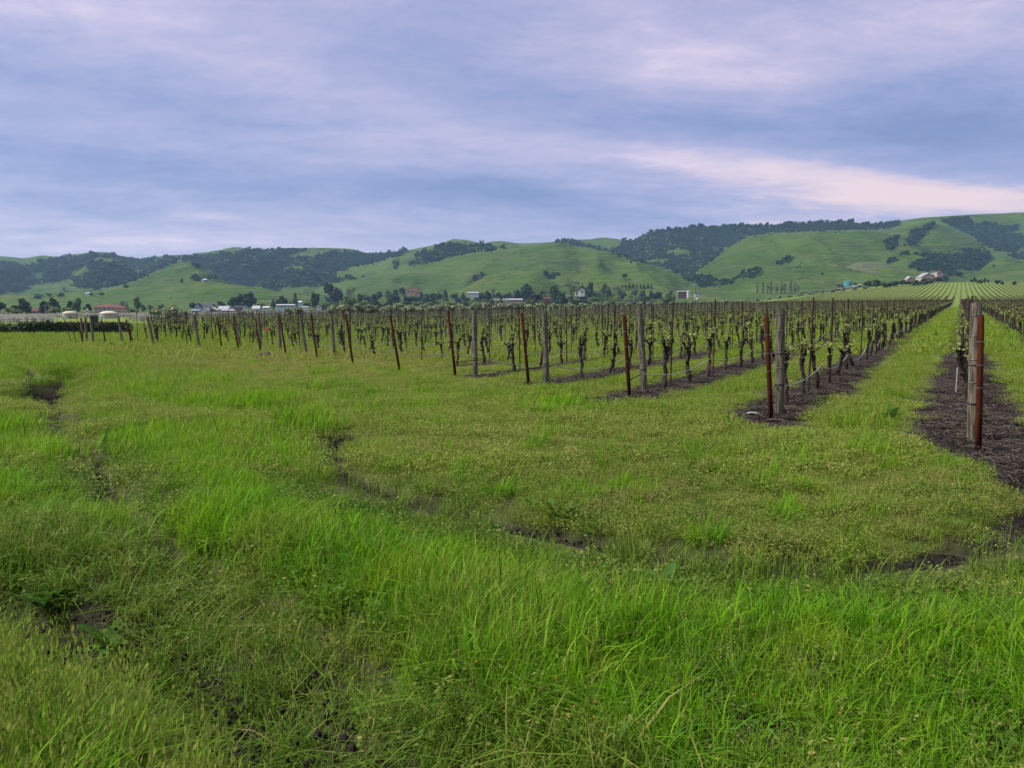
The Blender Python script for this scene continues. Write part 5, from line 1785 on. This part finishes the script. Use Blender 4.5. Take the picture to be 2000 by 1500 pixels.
tag(pq, 'orange cap on a short riser among the vines above the ash heap', 'valve cap')
# grow tube in the first row
p = RN * rown(0) + RD * 18.2
mb = MB(); mb.tube([(0, 0, 0), (.01, 0, .5)], .012, 8); tag(obj('white_rod', mb.mesh('white_rod', M_HOSE), None, (p[0] - .25, p[1], float(ground_z(*p)))), 'thin white rod beside the first vine behind the nearest post', 'rod')

# ------------------------------------------------------------------ grass protos
def blade(mb, rng, bx, by, h, w, lean, az, segs=3, dry=0.0, twist=0.0, c0=None):
    dx, dy = math.cos(az), math.sin(az)
    sx, sy = -dy, dx
    c0 = rng.random() if c0 is None else c0
    v = []; f = []; c = []
    for i in range(segs):
        q = i / segs
        ww = w * (1 - q * .55) * .5
        o_ = lean * h * q * q
        z = h * (q - .35 * lean * q * q * q)
        v += [(bx + dx * o_ - sx * ww, by + dy * o_ - sy * ww, z), (bx + dx * o_ + sx * ww, by + dy * o_ + sy * ww, z)]
        c += [(c0, q, dry)] * 2
    v.append((bx + dx * lean * h, by + dy * lean * h, h * (1 - .35 * lean))); c.append((c0, 1, dry))
    for i in range(segs - 1): f.append((2 * i, 2 * i + 1, 2 * i + 3, 2 * i + 2))
    f.append((2 * segs - 2, 2 * segs - 1, 2 * segs))
    mb.add(v, f, c)


def tuft(rng, n, rad, h0, h1, w, lean=.5, dryf=.05, segs=3, mat=M_GRASS, name='grass_tuft', comb=None):
    mb = MB()
    for _ in range(n):
        a = rng.uniform(0, 6.28); r_ = rad * math.sqrt(rng.random())
        az = rng.uniform(0, 6.28) if comb is None else comb + rng.gauss(0, .6)
        blade(mb, rng, math.cos(a) * r_, math.sin(a) * r_, rng.uniform(h0, h1) * rng.choice((.7, 1, 1)), w * rng.choice((.6, .9, 1.1, 1.6)), abs(rng.gauss(0, lean)) + .08 + .6 * (rng.random() < .12), az, segs, .85 * (rng.random() < dryf))
    return mb.mesh(name, mat)


def brome(rng, n, rad, h0, h1, w, seeds=5, mat=M_GRASS_DK, name='brome_tuft', pale=.75, dryf=.2):
    mb = MB()
    for i in range(n):
        a = rng.uniform(0, 6.28); r_ = rad * math.sqrt(rng.random())
        h = rng.uniform(h0, h1); az = rng.uniform(0, 6.28); ln = abs(rng.gauss(.35, .45))
        bx, by = math.cos(a) * r_, math.sin(a) * r_
        blade(mb, rng, bx, by, h * .8, w, ln, az, 3, dryf * rng.random())
        if i % max(1, n // seeds) == 0:     # flowering stem with drooping spikelets
            blade(mb, rng, bx, by, h * 1.15, w * .5, ln * .7, az, 3, .35)
            tipx, tipy, tipz = bx + math.cos(az) * ln * .7 * h * 1.15, by + math.sin(az) * ln * .7 * h * 1.15, h * 1.15 * (1 - .25 * ln)
            for q in range(6):
                e = Vector((rng.uniform(-1, 1), rng.uniform(-1, 1), rng.uniform(-1.2, .3))).normalized()
                c = Vector((tipx, tipy, tipz)) - Vector((math.cos(az) * ln * .25, math.sin(az) * ln * .25, .2)) * (q / 6) * h * .6
                L_ = rng.uniform(.016, .03); sd = e.cross(Vector((0.3, .5, .8))).normalized() * .0032
                c0 = c + e * .01
                mb.add([c0, c0 + e * L_ * .4 + sd, c0 + e * L_, c0 + e * L_ * .4 - sd], [(0, 1, 2, 3)], (rng.random(), 1, pale * rng.uniform(.6, 1)))
    return mb.mesh(name, mat)


def oat(rng, n, rad, h0, h1, name='oat_tuft'):
    mb = MB()
    for i in range(n):
        a = rng.uniform(0, 6.28); r_ = rad * math.sqrt(rng.random())
        h = rng.uniform(h0, h1); az = rng.uniform(0, 6.28); ln = abs(rng.gauss(.1, .18))
        bx, by = math.cos(a) * r_, math.sin(a) * r_
        blade(mb, rng, bx, by, h, .0028, ln, az, 3, .1)
        if rng.random() < .6: blade(mb, rng, bx, by, h * rng.uniform(.4, .7), .006, .5, rng.uniform(0, 6.28), 3, .1)
        for q in range(7):
            f = .55 + .45 * q / 7
            px_ = bx + math.cos(az) * ln * h * f * f; py_ = by + math.sin(az) * ln * h * f * f; pz = h * f
            an = rng.uniform(0, 6.28); o_ = rng.uniform(.008, .022)
            top = Vector((px_ + math.cos(an) * o_, py_ + math.sin(an) * o_, pz))
            L_ = rng.uniform(.020, .032); sx = Vector((-math.sin(an), math.cos(an), 0)) * .0045
            dwn = Vector((math.cos(an) * .2, math.sin(an) * .2, -1)).normalized()
            mb.add([top, top + dwn * L_ * .45 + sx, top + dwn * L_, top + dwn * L_ * .45 - sx], [(0, 1, 2, 3)], (rng.random(), 1, rng.uniform(.0, .5)))
    return mb.mesh(name, M_OAT)


def weed(rng, n, rad, h, leaf, name='clover_patch', dryf=.12, stalks=6, mat=None):
    mb = MB()
    for _ in range(n):
        a = rng.uniform(0, 6.28); r_ = rad * math.sqrt(rng.random())
        c = Vector((math.cos(a) * r_, math.sin(a) * r_, h * rng.uniform(.15, 1) ** .8))
        nrm = Vector((rng.gauss(0, .45), rng.gauss(0, .45), 1)).normalized()
        e1 = nrm.cross(Vector((rng.uniform(-1, 1), rng.uniform(-1, 1), .2))).normalized(); e2 = nrm.cross(e1)
        w = leaf * rng.uniform(.6, 1.3)
        mb.add([c - e1 * w, c - e2 * w * .7, c + e1 * w, c + e2 * w * .7], [(0, 1, 2, 3)], (rng.random(), c.z / h, .9 * (rng.random() < dryf)))
    for _ in range(stalks):
        a = rng.uniform(0, 6.28); r_ = rad * math.sqrt(rng.random())
        blade(mb, rng, math.cos(a) * r_, math.sin(a) * r_, h * rng.uniform(1, 2.2), leaf * .35, .4, rng.uniform(0, 6.28), 2, .7 * rng.random())
    return mb.mesh(name, mat or M_WEED)


gr = random.Random(99)
C_TALL = proto_collection('tall grass protos', [tuft(gr, 28, .11, .10, .29, .0062, .5, .05) for _ in range(7)], 'tall_grass_tuft')
C_TALLM = proto_collection('tall grass mid protos', [tuft(gr, 42, .26, .13, .30, .0095, .42, .05, 2) for _ in range(6)], 'meadow_grass_tuft')
C_AISLE = proto_collection('aisle grass protos', [tuft(gr, 44, .26, .10, .30, .0095, .45, .10, 2, M_AISLE) for _ in range(6)], 'aisle_grass_tuft')
C_BANK = proto_collection('bank grass protos', [tuft(gr, 26, .12, .16, .36, .0062, .95, .06, 3, M_GRASS_DK) for _ in range(6)], 'bank_grass_tuft')
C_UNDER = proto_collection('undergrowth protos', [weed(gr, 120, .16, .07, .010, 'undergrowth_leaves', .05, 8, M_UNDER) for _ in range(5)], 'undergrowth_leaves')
C_BROME = proto_collection('brome protos', [brome(gr, 26, .12, .12, .30, .0062, 2, pale=.6, dryf=.12) for _ in range(7)], 'brome_tuft')
C_OAT = proto_collection('oat protos', [oat(gr, 12, .12, .22, .42) for _ in range(7)], 'oat_tuft')
C_WEEDN = proto_collection('weed protos', [weed(gr, 300, .16, .055, .0052, stalks=30) for _ in range(7)], 'clover_patch')
C_WEEDM = proto_collection('weed mid protos', [weed(gr, 420, .34, .07, .0105, stalks=46) for _ in range(6)], 'weed_patch')
C_FAR = proto_collection('far grass protos', [tuft(gr, 60, .75, .08, .24, .026, .5, .08, 2, M_AISLE) for _ in range(6)], 'far_grass_tuft')
def cane(rng, n):
    mb = MB()
    for _ in range(n):
        x, y = rng.uniform(-.3, .3), rng.uniform(-.3, .3); a = rng.uniform(0, 6.28); L_ = rng.uniform(.06, .28)
        pp = [(x, y, .01 + rng.uniform(0, .02)), (x + math.cos(a) * L_ * .5 + rng.uniform(-.02, .02), y + math.sin(a) * L_ * .5, .025 + rng.uniform(0, .02)), (x + math.cos(a) * L_, y + math.sin(a) * L_, .012)]
        mb.tube(pp, [.0045, .004, .002], 4, (rng.random(), 0, 0))
    return mb.mesh('pruned_cane', M_CANE)


C_CANE = proto_collection('cane protos', [cane(gr, 9) for _ in range(5)], 'pruned_cane')


def clods(rng, n):
    mb = MB()
    for _ in range(n):
        x, y = rng.uniform(-.3, .3), rng.uniform(-.3, .3); r_ = rng.uniform(.005, .018)
        mb.tube([(x, y, -.01), (x, y, r_ * .4), (x, y, r_)], [r_ * .9, r_, r_ * .45], 6, jit=.3, rng=rng)
    return mb.mesh('soil_clod', M_SOIL)


M_SOIL = mat_simple('soil clods', (.030, .024, .020), (.013, .010, .009), 14, .98, .05, .5, .01)
def straw(rng, n):
    mb = MB()
    for _ in range(n):
        a = rng.uniform(0, 6.28); r_ = rng.uniform(0, .15)
        blade(mb, rng, math.cos(a) * r_, math.sin(a) * r_, rng.uniform(.10, .28), .0035, rng.uniform(1.1, 1.7), rng.uniform(0, 6.28), 3, rng.uniform(.0, .45))
    return mb.mesh('matted_stem', M_GRASS_DK)


C_STRAW = proto_collection('straw protos', [straw(gr, 16) for _ in range(4)], 'matted_stem')
C_CLOD = proto_collection('clod protos', [clods(gr, 26) for _ in range(4)], 'soil_clod')


# ------------------------------------------------------------------ grass placement
def cand(y0, y1, dens, umax=.80):
    """random ground points with dens(Y) points per square metre"""
    out = []
    ys = np.geomspace(y0, y1, 40)
    for a, b in zip(ys[:-1], ys[1:]):
        m_ = .5 * (a + b)
        wid = 2 * umax * m_ + 1.0
        n = int(wid * (b - a) * dens(m_))
        y = RNG.uniform(a, b, n); x = RNG.uniform(-wid / 2, wid / 2, n)
        out.append(np.stack([x, y], -1))
    return np.concatenate(out)


def zones(x, y):      # oat zone code: 1 dense oats, 2 bare ditch side
    z0 = 0 * x
    px, py = project(x, y, z0)
    # low, weedy headland inside the wheel rut
    rutline = [(672, 845), (650, 880), (655, 915), (700, 938), (780, 965), (930, 1000), (1100, 1036), (1250, 1066), (1400, 1086), (1600, 1102), (1800, 1090), (1930, 1062), (1995, 1020), (2040, 960), (2400, 900), (2400, 640), (400, 640), (420, 700), (520, 750)]
    low = in_poly(px, py, rutline)
    oatz = in_poly(px, py, [(-900, 1100), (-60, 1160), (60, 1225), (170, 1290), (260, 1370), (330, 1450), (420, 1540), (560, 1700), (900, 4000), (-4000, 4000)])
    ditchz = in_poly(px, py, [(-900, 1080), (-60, 1120), (60, 1180), (200, 1245), (330, 1320), (470, 1410), (640, 1490), (900, 1640), (900, 4000), (-4000, 4000)]) & ~oatz
    bromez = in_poly(px, py, [(-900, 1040), (0, 1040), (120, 1020), (330, 1060), (420, 1100), (520, 1160), (640, 1245), (760, 1290), (900, 1340), (1060, 1420), (1250, 1500), (1500, 1700), (900, 1700), (640, 1480), (470, 1400), (330, 1310), (200, 1240), (60, 1175), (-60, 1120), (-900, 1080)])
    return px, py, low, oatz * 1 + ditchz * 2, bromez


def place(name, coll, xy, scl, label, nproto, dry=None, sink=.0, tilt=.12):
    n = len(xy)
    if n == 0: return
    z = full_z(xy[:, 0], xy[:, 1]) - sink
    rot = np.stack([RNG.normal(0, tilt, n), RNG.normal(0, tilt, n), RNG.uniform(0, 6.28, n)], -1)
    s = scl * RNG.uniform(.75, 1.25, n)
    sc3 = np.stack([np.minimum(s * 1.05, 1.25), np.minimum(s * 1.05, 1.25), s], -1)
    scatter(name, np.stack([xy[:, 0], xy[:, 1], z], -1), rot, sc3, RNG.integers(0, nproto, n), coll, label, dry=dry)
    print(name, n)


def rowpos(x, y):
    n = x * RN[0] + y * RN[1]; t = x * RD[0] + y * RD[1]
    k = np.round((ROW0 - n) / PITCHR)
    return k, np.abs(n - rown(k)), t


# 1. near field 1.6 .. 9 m
xy = cand(1.5, 9.5, lambda m_: 265 * min(1, 5.0 / m_))
x, y = xy[:, 0], xy[:, 1]
px, py, low, oz, bromez = zones(x, y)
oatz = oz == 1; ditchz = oz == 2
_, bare = near_detail(x, y); bare = np.maximum(bare, strip_mask(x, y) * (y > 5))
pn = fbm(x * .8, y * .8, 8, 3); pn2 = fbm(x * 2.2, y * 2.2, 12, 3)
keep = (RNG.random(len(x)) > bare * 1.05)
keep &= ~((seg_dist(x, y, RUT) < .10 + .11 * fbm(x * 3, y * 3, 6, 2)) & (RNG.random(len(x)) < .97))
cre = seg_dist(x, y, CREASE)
keep &= ~((cre < .12 + .10 * fbm(x * 3, y * 3, 16, 2)) & (RNG.random(len(x)) < .9))
tall = keep & ~low & ~oatz & ~ditchz & ~bromez & (pn2 > .27)
h_t = .62 + .75 * sstep(pn, .3, .7)
# lush band along the near side of the rut
drut = seg_dist(x, y, RUT)
RUTD = drut
inrutside = ~low
lush = np.exp(-((drut - 1.2) / .7) ** 2)
nearcap = (.02 + .24 * np.clip(RUTD - .25, 0, 3)) / .30
h_t = np.minimum(h_t * (1 + .25 * lush), np.where(inrutside, nearcap, 9))
h_c = np.minimum(9, (.07 + .30 * np.clip(cre - .12, 0, 3)) / .30)
h_t = np.where(py > 1000, h_t, np.minimum(h_t, h_c))
dryv = sstep(fbm(x * 1.1, y * 1.1, 91, 3), .52, .72) * .8
mixb = (RNG.random(len(x)) < (.06 + .30 * sstep(pn2, .48, .65)) * (1 - lush) * sstep(9.5 - y, 0, 5))
place('tall_meadow_grass', C_TALL, xy[tall & ~mixb], h_t[tall & ~mixb], 'tall bright green grass filling the foreground', 7, dry=dryv[tall & ~mixb] * .45)
_dz = (ditchz | (bare > .5) & (py > 1100) & (px < 1000)) & (RNG.random(len(x)) < .42)
place('ditch_grass', C_BANK, xy[_dz], .35 + .45 * RNG.random(_dz.sum()), 'dark straggling grass lining the shaded ditch', 6, dry=.1 * RNG.random(_dz.sum()), tilt=.3)
_oz = oatz & (RNG.random(len(x)) < .22)
place('grass_among_oats', C_TALL, xy[_oz], 1.0 + .4 * RNG.random(_oz.sum()), 'green grass blades among the wild oats', 7)
sel = (keep & bromez & (RNG.random(len(x)) < .55)) | (ditchz & (RNG.random(len(x)) < .22))
place('arching_bank_grass', C_BANK, xy[sel], np.minimum(.7 + .5 * pn[sel], h_c[sel] + .15), 'arching dark green grass hanging over the ditch bank', 6, dry=.2 * RNG.random(sel.sum()))
sel = keep & ((tall & mixb) | (bromez & (RNG.random(len(x)) < .38) & (bare < .5)))
place('seeding_brome_grass', C_BROME, xy[sel], np.minimum(.75 + .5 * pn[sel], h_c[sel] + .1), 'coarse grass with straw-coloured seed heads along the ditch', 7, dry=.22 * RNG.random(sel.sum()))
sel = oatz & (RNG.random(len(x)) < .8 * sstep(fbm(x * 1.6, y * 1.6, 44, 3), .30, .55) + .10) & (RNG.random(len(x)) > bare * .8)
place('wild_oats', C_OAT, xy[sel], .8 + .4 * pn[sel], 'wild oats with hanging yellow-green spikelets in the lower left corner', 7)
tuf = fbm(x * 2.6, y * 2.6, 71, 3); pat = fbm(x * 1.2 + 9, y * 1.2, 72, 3)
lowk = keep & low & (RNG.random(len(x)) < .55 + .45 * sstep(pat, .35, .5))
sel = lowk & (RNG.random(len(x)) < .62)
place('low_clover_near', C_WEEDN, xy[sel], (.55 + 1.1 * sstep(tuf, .3, .7))[sel], 'low matted clover and weeds inside the curved wheel rut', 7, dry=np.clip(dryv * .8 + .6 * sstep(pat, .45, .7), 0, 1)[sel])
sel = lowk & (RNG.random(len(x)) < .18)
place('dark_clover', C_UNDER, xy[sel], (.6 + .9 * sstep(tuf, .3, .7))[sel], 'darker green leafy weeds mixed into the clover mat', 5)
spk = fbm(x * 3.3, y * 3.3, 81, 2)
sel = lowk & (spk > .74)
place('upright_tufts', C_TALL, xy[sel], .6 + .4 * RNG.random(sel.sum()), 'upright brighter tufts standing in the clover mat', 7)
sel = lowk & (RNG.random(len(x)) < .25 + .4 * sstep(tuf, .55, .7))
place('short_turf', C_TALL, xy[sel], (.22 + .45 * sstep(tuf, .5, .75) ** 2 + .15 * RNG.random(len(x)))[sel], 'short fine grass growing through the clover mat', 7, dry=(dryv * .9)[sel])
sel = lowk & (pat > .42) & (RNG.random(len(x)) < .6)
place('short_seed_grass', C_BROME, xy[sel], .35 + .2 * RNG.random(sel.sum()), 'short seeding grass giving the clover mat a beige bloom', 7, dry=.3 + .6 * RNG.random(sel.sum()))
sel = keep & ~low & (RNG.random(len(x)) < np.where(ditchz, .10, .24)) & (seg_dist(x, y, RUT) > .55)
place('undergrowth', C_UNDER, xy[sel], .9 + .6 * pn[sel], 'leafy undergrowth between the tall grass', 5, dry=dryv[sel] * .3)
sel = ((bare > .12) | ditchz) & (RNG.random(len(x)) < .10) & (px < 1000) & (py > 1050)
place('matted_stems', C_STRAW, xy[sel], np.ones(sel.sum()), 'fallen pale grass stems matted over the ditch edge', 4, sink=-.03, tilt=.25)
# few oats in the ditch soil
sel = ((bare > .5) & (RNG.random(len(x)) < .07) & (px < 900) & (py > 1050)) | (ditchz & (RNG.random(len(x)) < .22 * sstep(fbm(x * 2.2, y * 2.2, 47, 3), .45, .6)))
place('sparse_oats', C_OAT, xy[sel], .7 + 0 * x[sel], 'sparse oat stems rising from the dark ditch soil', 7)

# 2. middle field 9 .. 30 m
xy = cand(7.5, 32, lambda m_: 34 * min(1, 13 / m_) ** .8)
x, y = xy[:, 0], xy[:, 1]
px, py, low, oatz, bromez = zones(x, y)
_, bare = near_detail(x, y); bare = np.maximum(bare, strip_mask(x, y))
k, dn, t = rowpos(x, y)
inside = (t > row_start(k) - .5)
pn = fbm(x * .5, y * .5, 8, 3); pn2 = fbm(x * 1.3, y * 1.3, 12, 3)
keep = (RNG.random(len(x)) > bare * 1.1) & ~((seg_dist(x, y, CREASE) < .38) & (RNG.random(len(x)) < .85)) & ~((seg_dist(x, y, RUT) < .30) & (RNG.random(len(x)) < .92)) & ~((seg_dist(x, y, RUT2) < .22) & (RNG.random(len(x)) < .7))
dryp = np.exp(-((px - 560) / 260) ** 2 - ((py - 715) / 26) ** 2)
aisle = inside & (dn > .95)
nearstrip = inside & (dn < np.where(k <= 3, .84, .74)) & (RNG.random(len(x)) < np.interp(k, [-20, 3, 6, 12], [.95, .95, .7, .4]))
keep &= ~nearstrip
grassy = (~low) | aisle | (pn2 > .66)
h_m = .42 + .50 * sstep(pn, .3, .7) + .12 * aisle
h_m = h_m * np.where(inside & (dn < 1.15), .6, 1) * np.where(~low & ~inside, 1.45, 1)
h_m = h_m * (1 - .5 * dryp)
sel = keep & grassy & (RNG.random(len(x)) < np.where(inside, .9, .95) * (1 - .6 * dryp))
dr_ = np.clip(dryp + .35 * sstep(pn2, .5, .7), 0, 1)
sa_ = sel & ((inside & (RNG.random(len(x)) < .85)) | (RNG.random(len(x)) < .35))
place('aisle_grass', C_AISLE, xy[sa_], h_m[sa_], 'yellow-green grass in the aisles between the vine rows', 6, dry=dr_[sa_])
sel = sel & ~sa_
place('meadow_grass', C_TALLM, xy[sel], h_m[sel], 'medium green grass of the headland', 6, dry=dr_[sel])
sel = keep & low & (RNG.random(len(x)) < .5)
place('short_headland_turf', C_AISLE, xy[sel], .28 + .30 * sstep(pn2, .4, .7)[sel] + .1 * RNG.random(sel.sum()), 'short mown turf between the headland weeds', 6, dry=np.clip(.15 + dryp + .5 * sstep(pn, .5, .7), 0, 1)[sel])
# scattered taller tufts standing out of the mown headland
cl = fbm(x * 1.9, y * 1.9, 55, 2)
sel = keep & low & ~inside & (cl > .66) & (RNG.random(len(x)) < .6)
place('standing_tufts', C_TALLM, xy[sel], .55 + .7 * RNG.random(sel.sum()), 'single taller tufts standing out of the mown headland', 6)
sel = keep & (~aisle | (RNG.random(len(x)) < .45)) & (RNG.random(len(x)) < .8)
place('low_weeds', C_WEEDM, xy[sel], (.5 + 1.0 * sstep(pn2, .3, .7)[sel]), 'low yellow-green weeds on the mown headland', 6, dry=np.clip(dryp + .4 * sstep(fbm(x * .45, y * .45, 91, 3), .5, .7), 0, 1)[sel] * .8)

# 3. far field 28 .. 170 m
xy = cand(27, 170, lambda m_: 3.4 * min(1, 45 / m_) ** 1.0, .72)
x, y = xy[:, 0], xy[:, 1]
px, py, low, oatz, bromez = zones(x, y)
k, dn, t = rowpos(x, y)
inside = (t > row_start(k))
ok = (y < olive_Y(x / y) - 2) & ~(inside & (dn < .75) & (RNG.random(len(x)) < np.where(k <= 3, .95, .4)))
dryp = np.exp(-((px - 560) / 300) ** 2 - ((py - 705) / 26) ** 2)
ok &= seg_dist(x, y, HOLE) > .9
place('far_grass', C_FAR, xy[ok], .8 + .5 * fbm(x * .2, y * .2, 8, 3)[ok], 'green and yellowish grass between the distant vine rows', 6, dry=np.clip(dryp * .8 + .3 * sstep(fbm(x * .1, y * .1, 5, 3), .5, .7), 0, 1)[ok])

# prunings and clods on the soil strips
xy = cand(7, 36, lambda m_: 7 * min(1, 14 / m_))
s_m = strip_mask(xy[:, 0], xy[:, 1])
sel = s_m > .7
place('pruned_canes', C_CANE, xy[sel], np.ones(sel.sum()), 'cut vine canes scattered on the bare soil under the rows', 5, sink=-.01, tilt=.03)
xy = cand(2, 24, lambda m_: 26 * min(1, 9 / m_))
b_ = np.maximum(strip_mask(xy[:, 0], xy[:, 1]) * (xy[:, 1] > 5), near_detail(xy[:, 0], xy[:, 1])[1])
sel = b_ > .5
place('soil_clods', C_CLOD, xy[sel], np.ones(sel.sum()), 'dark crumbly clods on the bare soil', 4, tilt=.03)

# ------------------------------------------------------------------ single weeds that stand out
def dock(px, py, label, s=1.0, n=11, mat=M_DOCK, name='dock_plant', cat='weed', up=.6):
    g_ = flat_hit(px, py)
    o = obj(name, None, None, (g_[0], g_[1], float(full_z(*g_))), 0)
    r_ = random.Random(int(px + py))
    for i in range(n):
        az = i * 2.4 + r_.uniform(-.3, .3); L_ = s * r_.uniform(.12, .25); w = L_ * r_.uniform(.13, .19); el = r_.uniform(up * .6, up * 1.5)
        v = []; c = []; f = []
        for j in range(6):
            q = j / 5
            ww = w * (math.sin(math.pi * min(1, q * .93 + .05)) ** .6) * (1 + .12 * math.sin(j * 2.6 + i))
            rr = L_ * q * math.cos(el); z = .02 + L_ * (math.sin(el) * q - .45 * q * q * math.cos(el) * .6)
            sx, sy = -math.sin(az), math.cos(az)
            cx_, cy_ = math.cos(az) * rr, math.sin(az) * rr
            v += [(cx_ - sx * ww, cy_ - sy * ww, z + ww * .35), (cx_, cy_, z), (cx_ + sx * ww, cy_ + sy * ww, z + ww * .35)]
            c += [(r_.random() * .2 + .3 * (i % 3), q, 0)] * 3
        for j in range(5):
            b = 3 * j
            f += [(b, b + 1, b + 4, b + 3), (b + 1, b + 2, b + 5, b + 4)]
        obj('leaf', new_mesh('leaf', v, f, mat, None, True, c), o)
    tag(o, label, cat)


dock(85, 1120, 'large dark broad-leaved dock above the ditch in the lower left', 1.2, 20, up=.9)
dock(215, 1155, 'brighter green dock right of the large dark one', 1.15, 11)
dock(1090, 1012, 'dark broad-leaved weed beside the wheel rut', 1.2, 12, up=.8)
dock(640, 1135, 'pale upright broad leaves in the tall grass left of centre', .8, 8, up=1.0)
dock(1740, 825, 'grey-green thistle-like weed in the wide grass aisle', 1.15, 18, M_DOCK, 'thistle', up=1.2)
dock(1830, 1235, 'blue-green broad weed in the tall grass on the right', .75, 9, up=.8)
dock(1300, 1150, 'broad leaf weed at the edge of the lush grass', .9, 8)
dock(560, 855, 'dark weed on the headland left of the rut', 1.1, 9)

# tiny orange flowers (scarlet pimpernel) in the foreground
mb = MB()
for k_ in range(5):
    a = k_ * 1.257
    mb.add([(0, 0, 0), (math.cos(a - .45) * .006, math.sin(a - .45) * .006, .003), (math.cos(a) * .010, math.sin(a) * .010, .002), (math.cos(a + .45) * .006, math.sin(a + .45) * .006, .003)], [(0, 1, 2, 3)])
FC = proto_collection('flower protos', [mb.mesh('orange_flower', M_ORFLOW)], 'orange_flower')
fp = [(1085, 1322), (1105, 1308), (640, 1262), (930, 1292), (745, 1322), (1120, 1380), (1160, 1400), (1245, 1410), (1400, 1480), (1165, 1370), (1875, 1310), (630, 1245), (532, 1202), (1112, 1400), (1182, 1435), (1470, 1355), (790, 1180), (1640, 1390)]
P_ = []
for a, b in fp:
    g_ = flat_hit(a, b); d_ = .86
    P_.append((g_[0] * d_, g_[1] * d_, H * (1 - d_) + 0.0))
P_ = np.array(P_)
scatter('orange_flowers', P_, RNG.uniform(0, 6, len(P_)), np.full(len(P_), .5), np.zeros(len(P_)), FC, 'tiny orange pimpernel flowers dotted in the foreground grass')

# ------------------------------------------------------------------ haze
HAZE = 0.00008
if HAZE:
    mb = MB(); mb.box((0, 1200, 120), (7600, 3200, 246))
    m_, T, out = base_mat('haze')
    m_.cycles.homogeneous_volume = True
    pv = T.node('ShaderNodeVolumePrincipled')
    pv.inputs['Color'].default_value = (.42, .70, .98, 1)
    pv.inputs['Density'].default_value = HAZE
    pv.inputs['Anisotropy'].default_value = .2
    T.l.new(pv.outputs[0], out.inputs['Volume'])
    hz = obj('haze', mb.mesh('haze', m_))
    tag(hz, 'thin blue evening haze over the valley', kind='stuff')
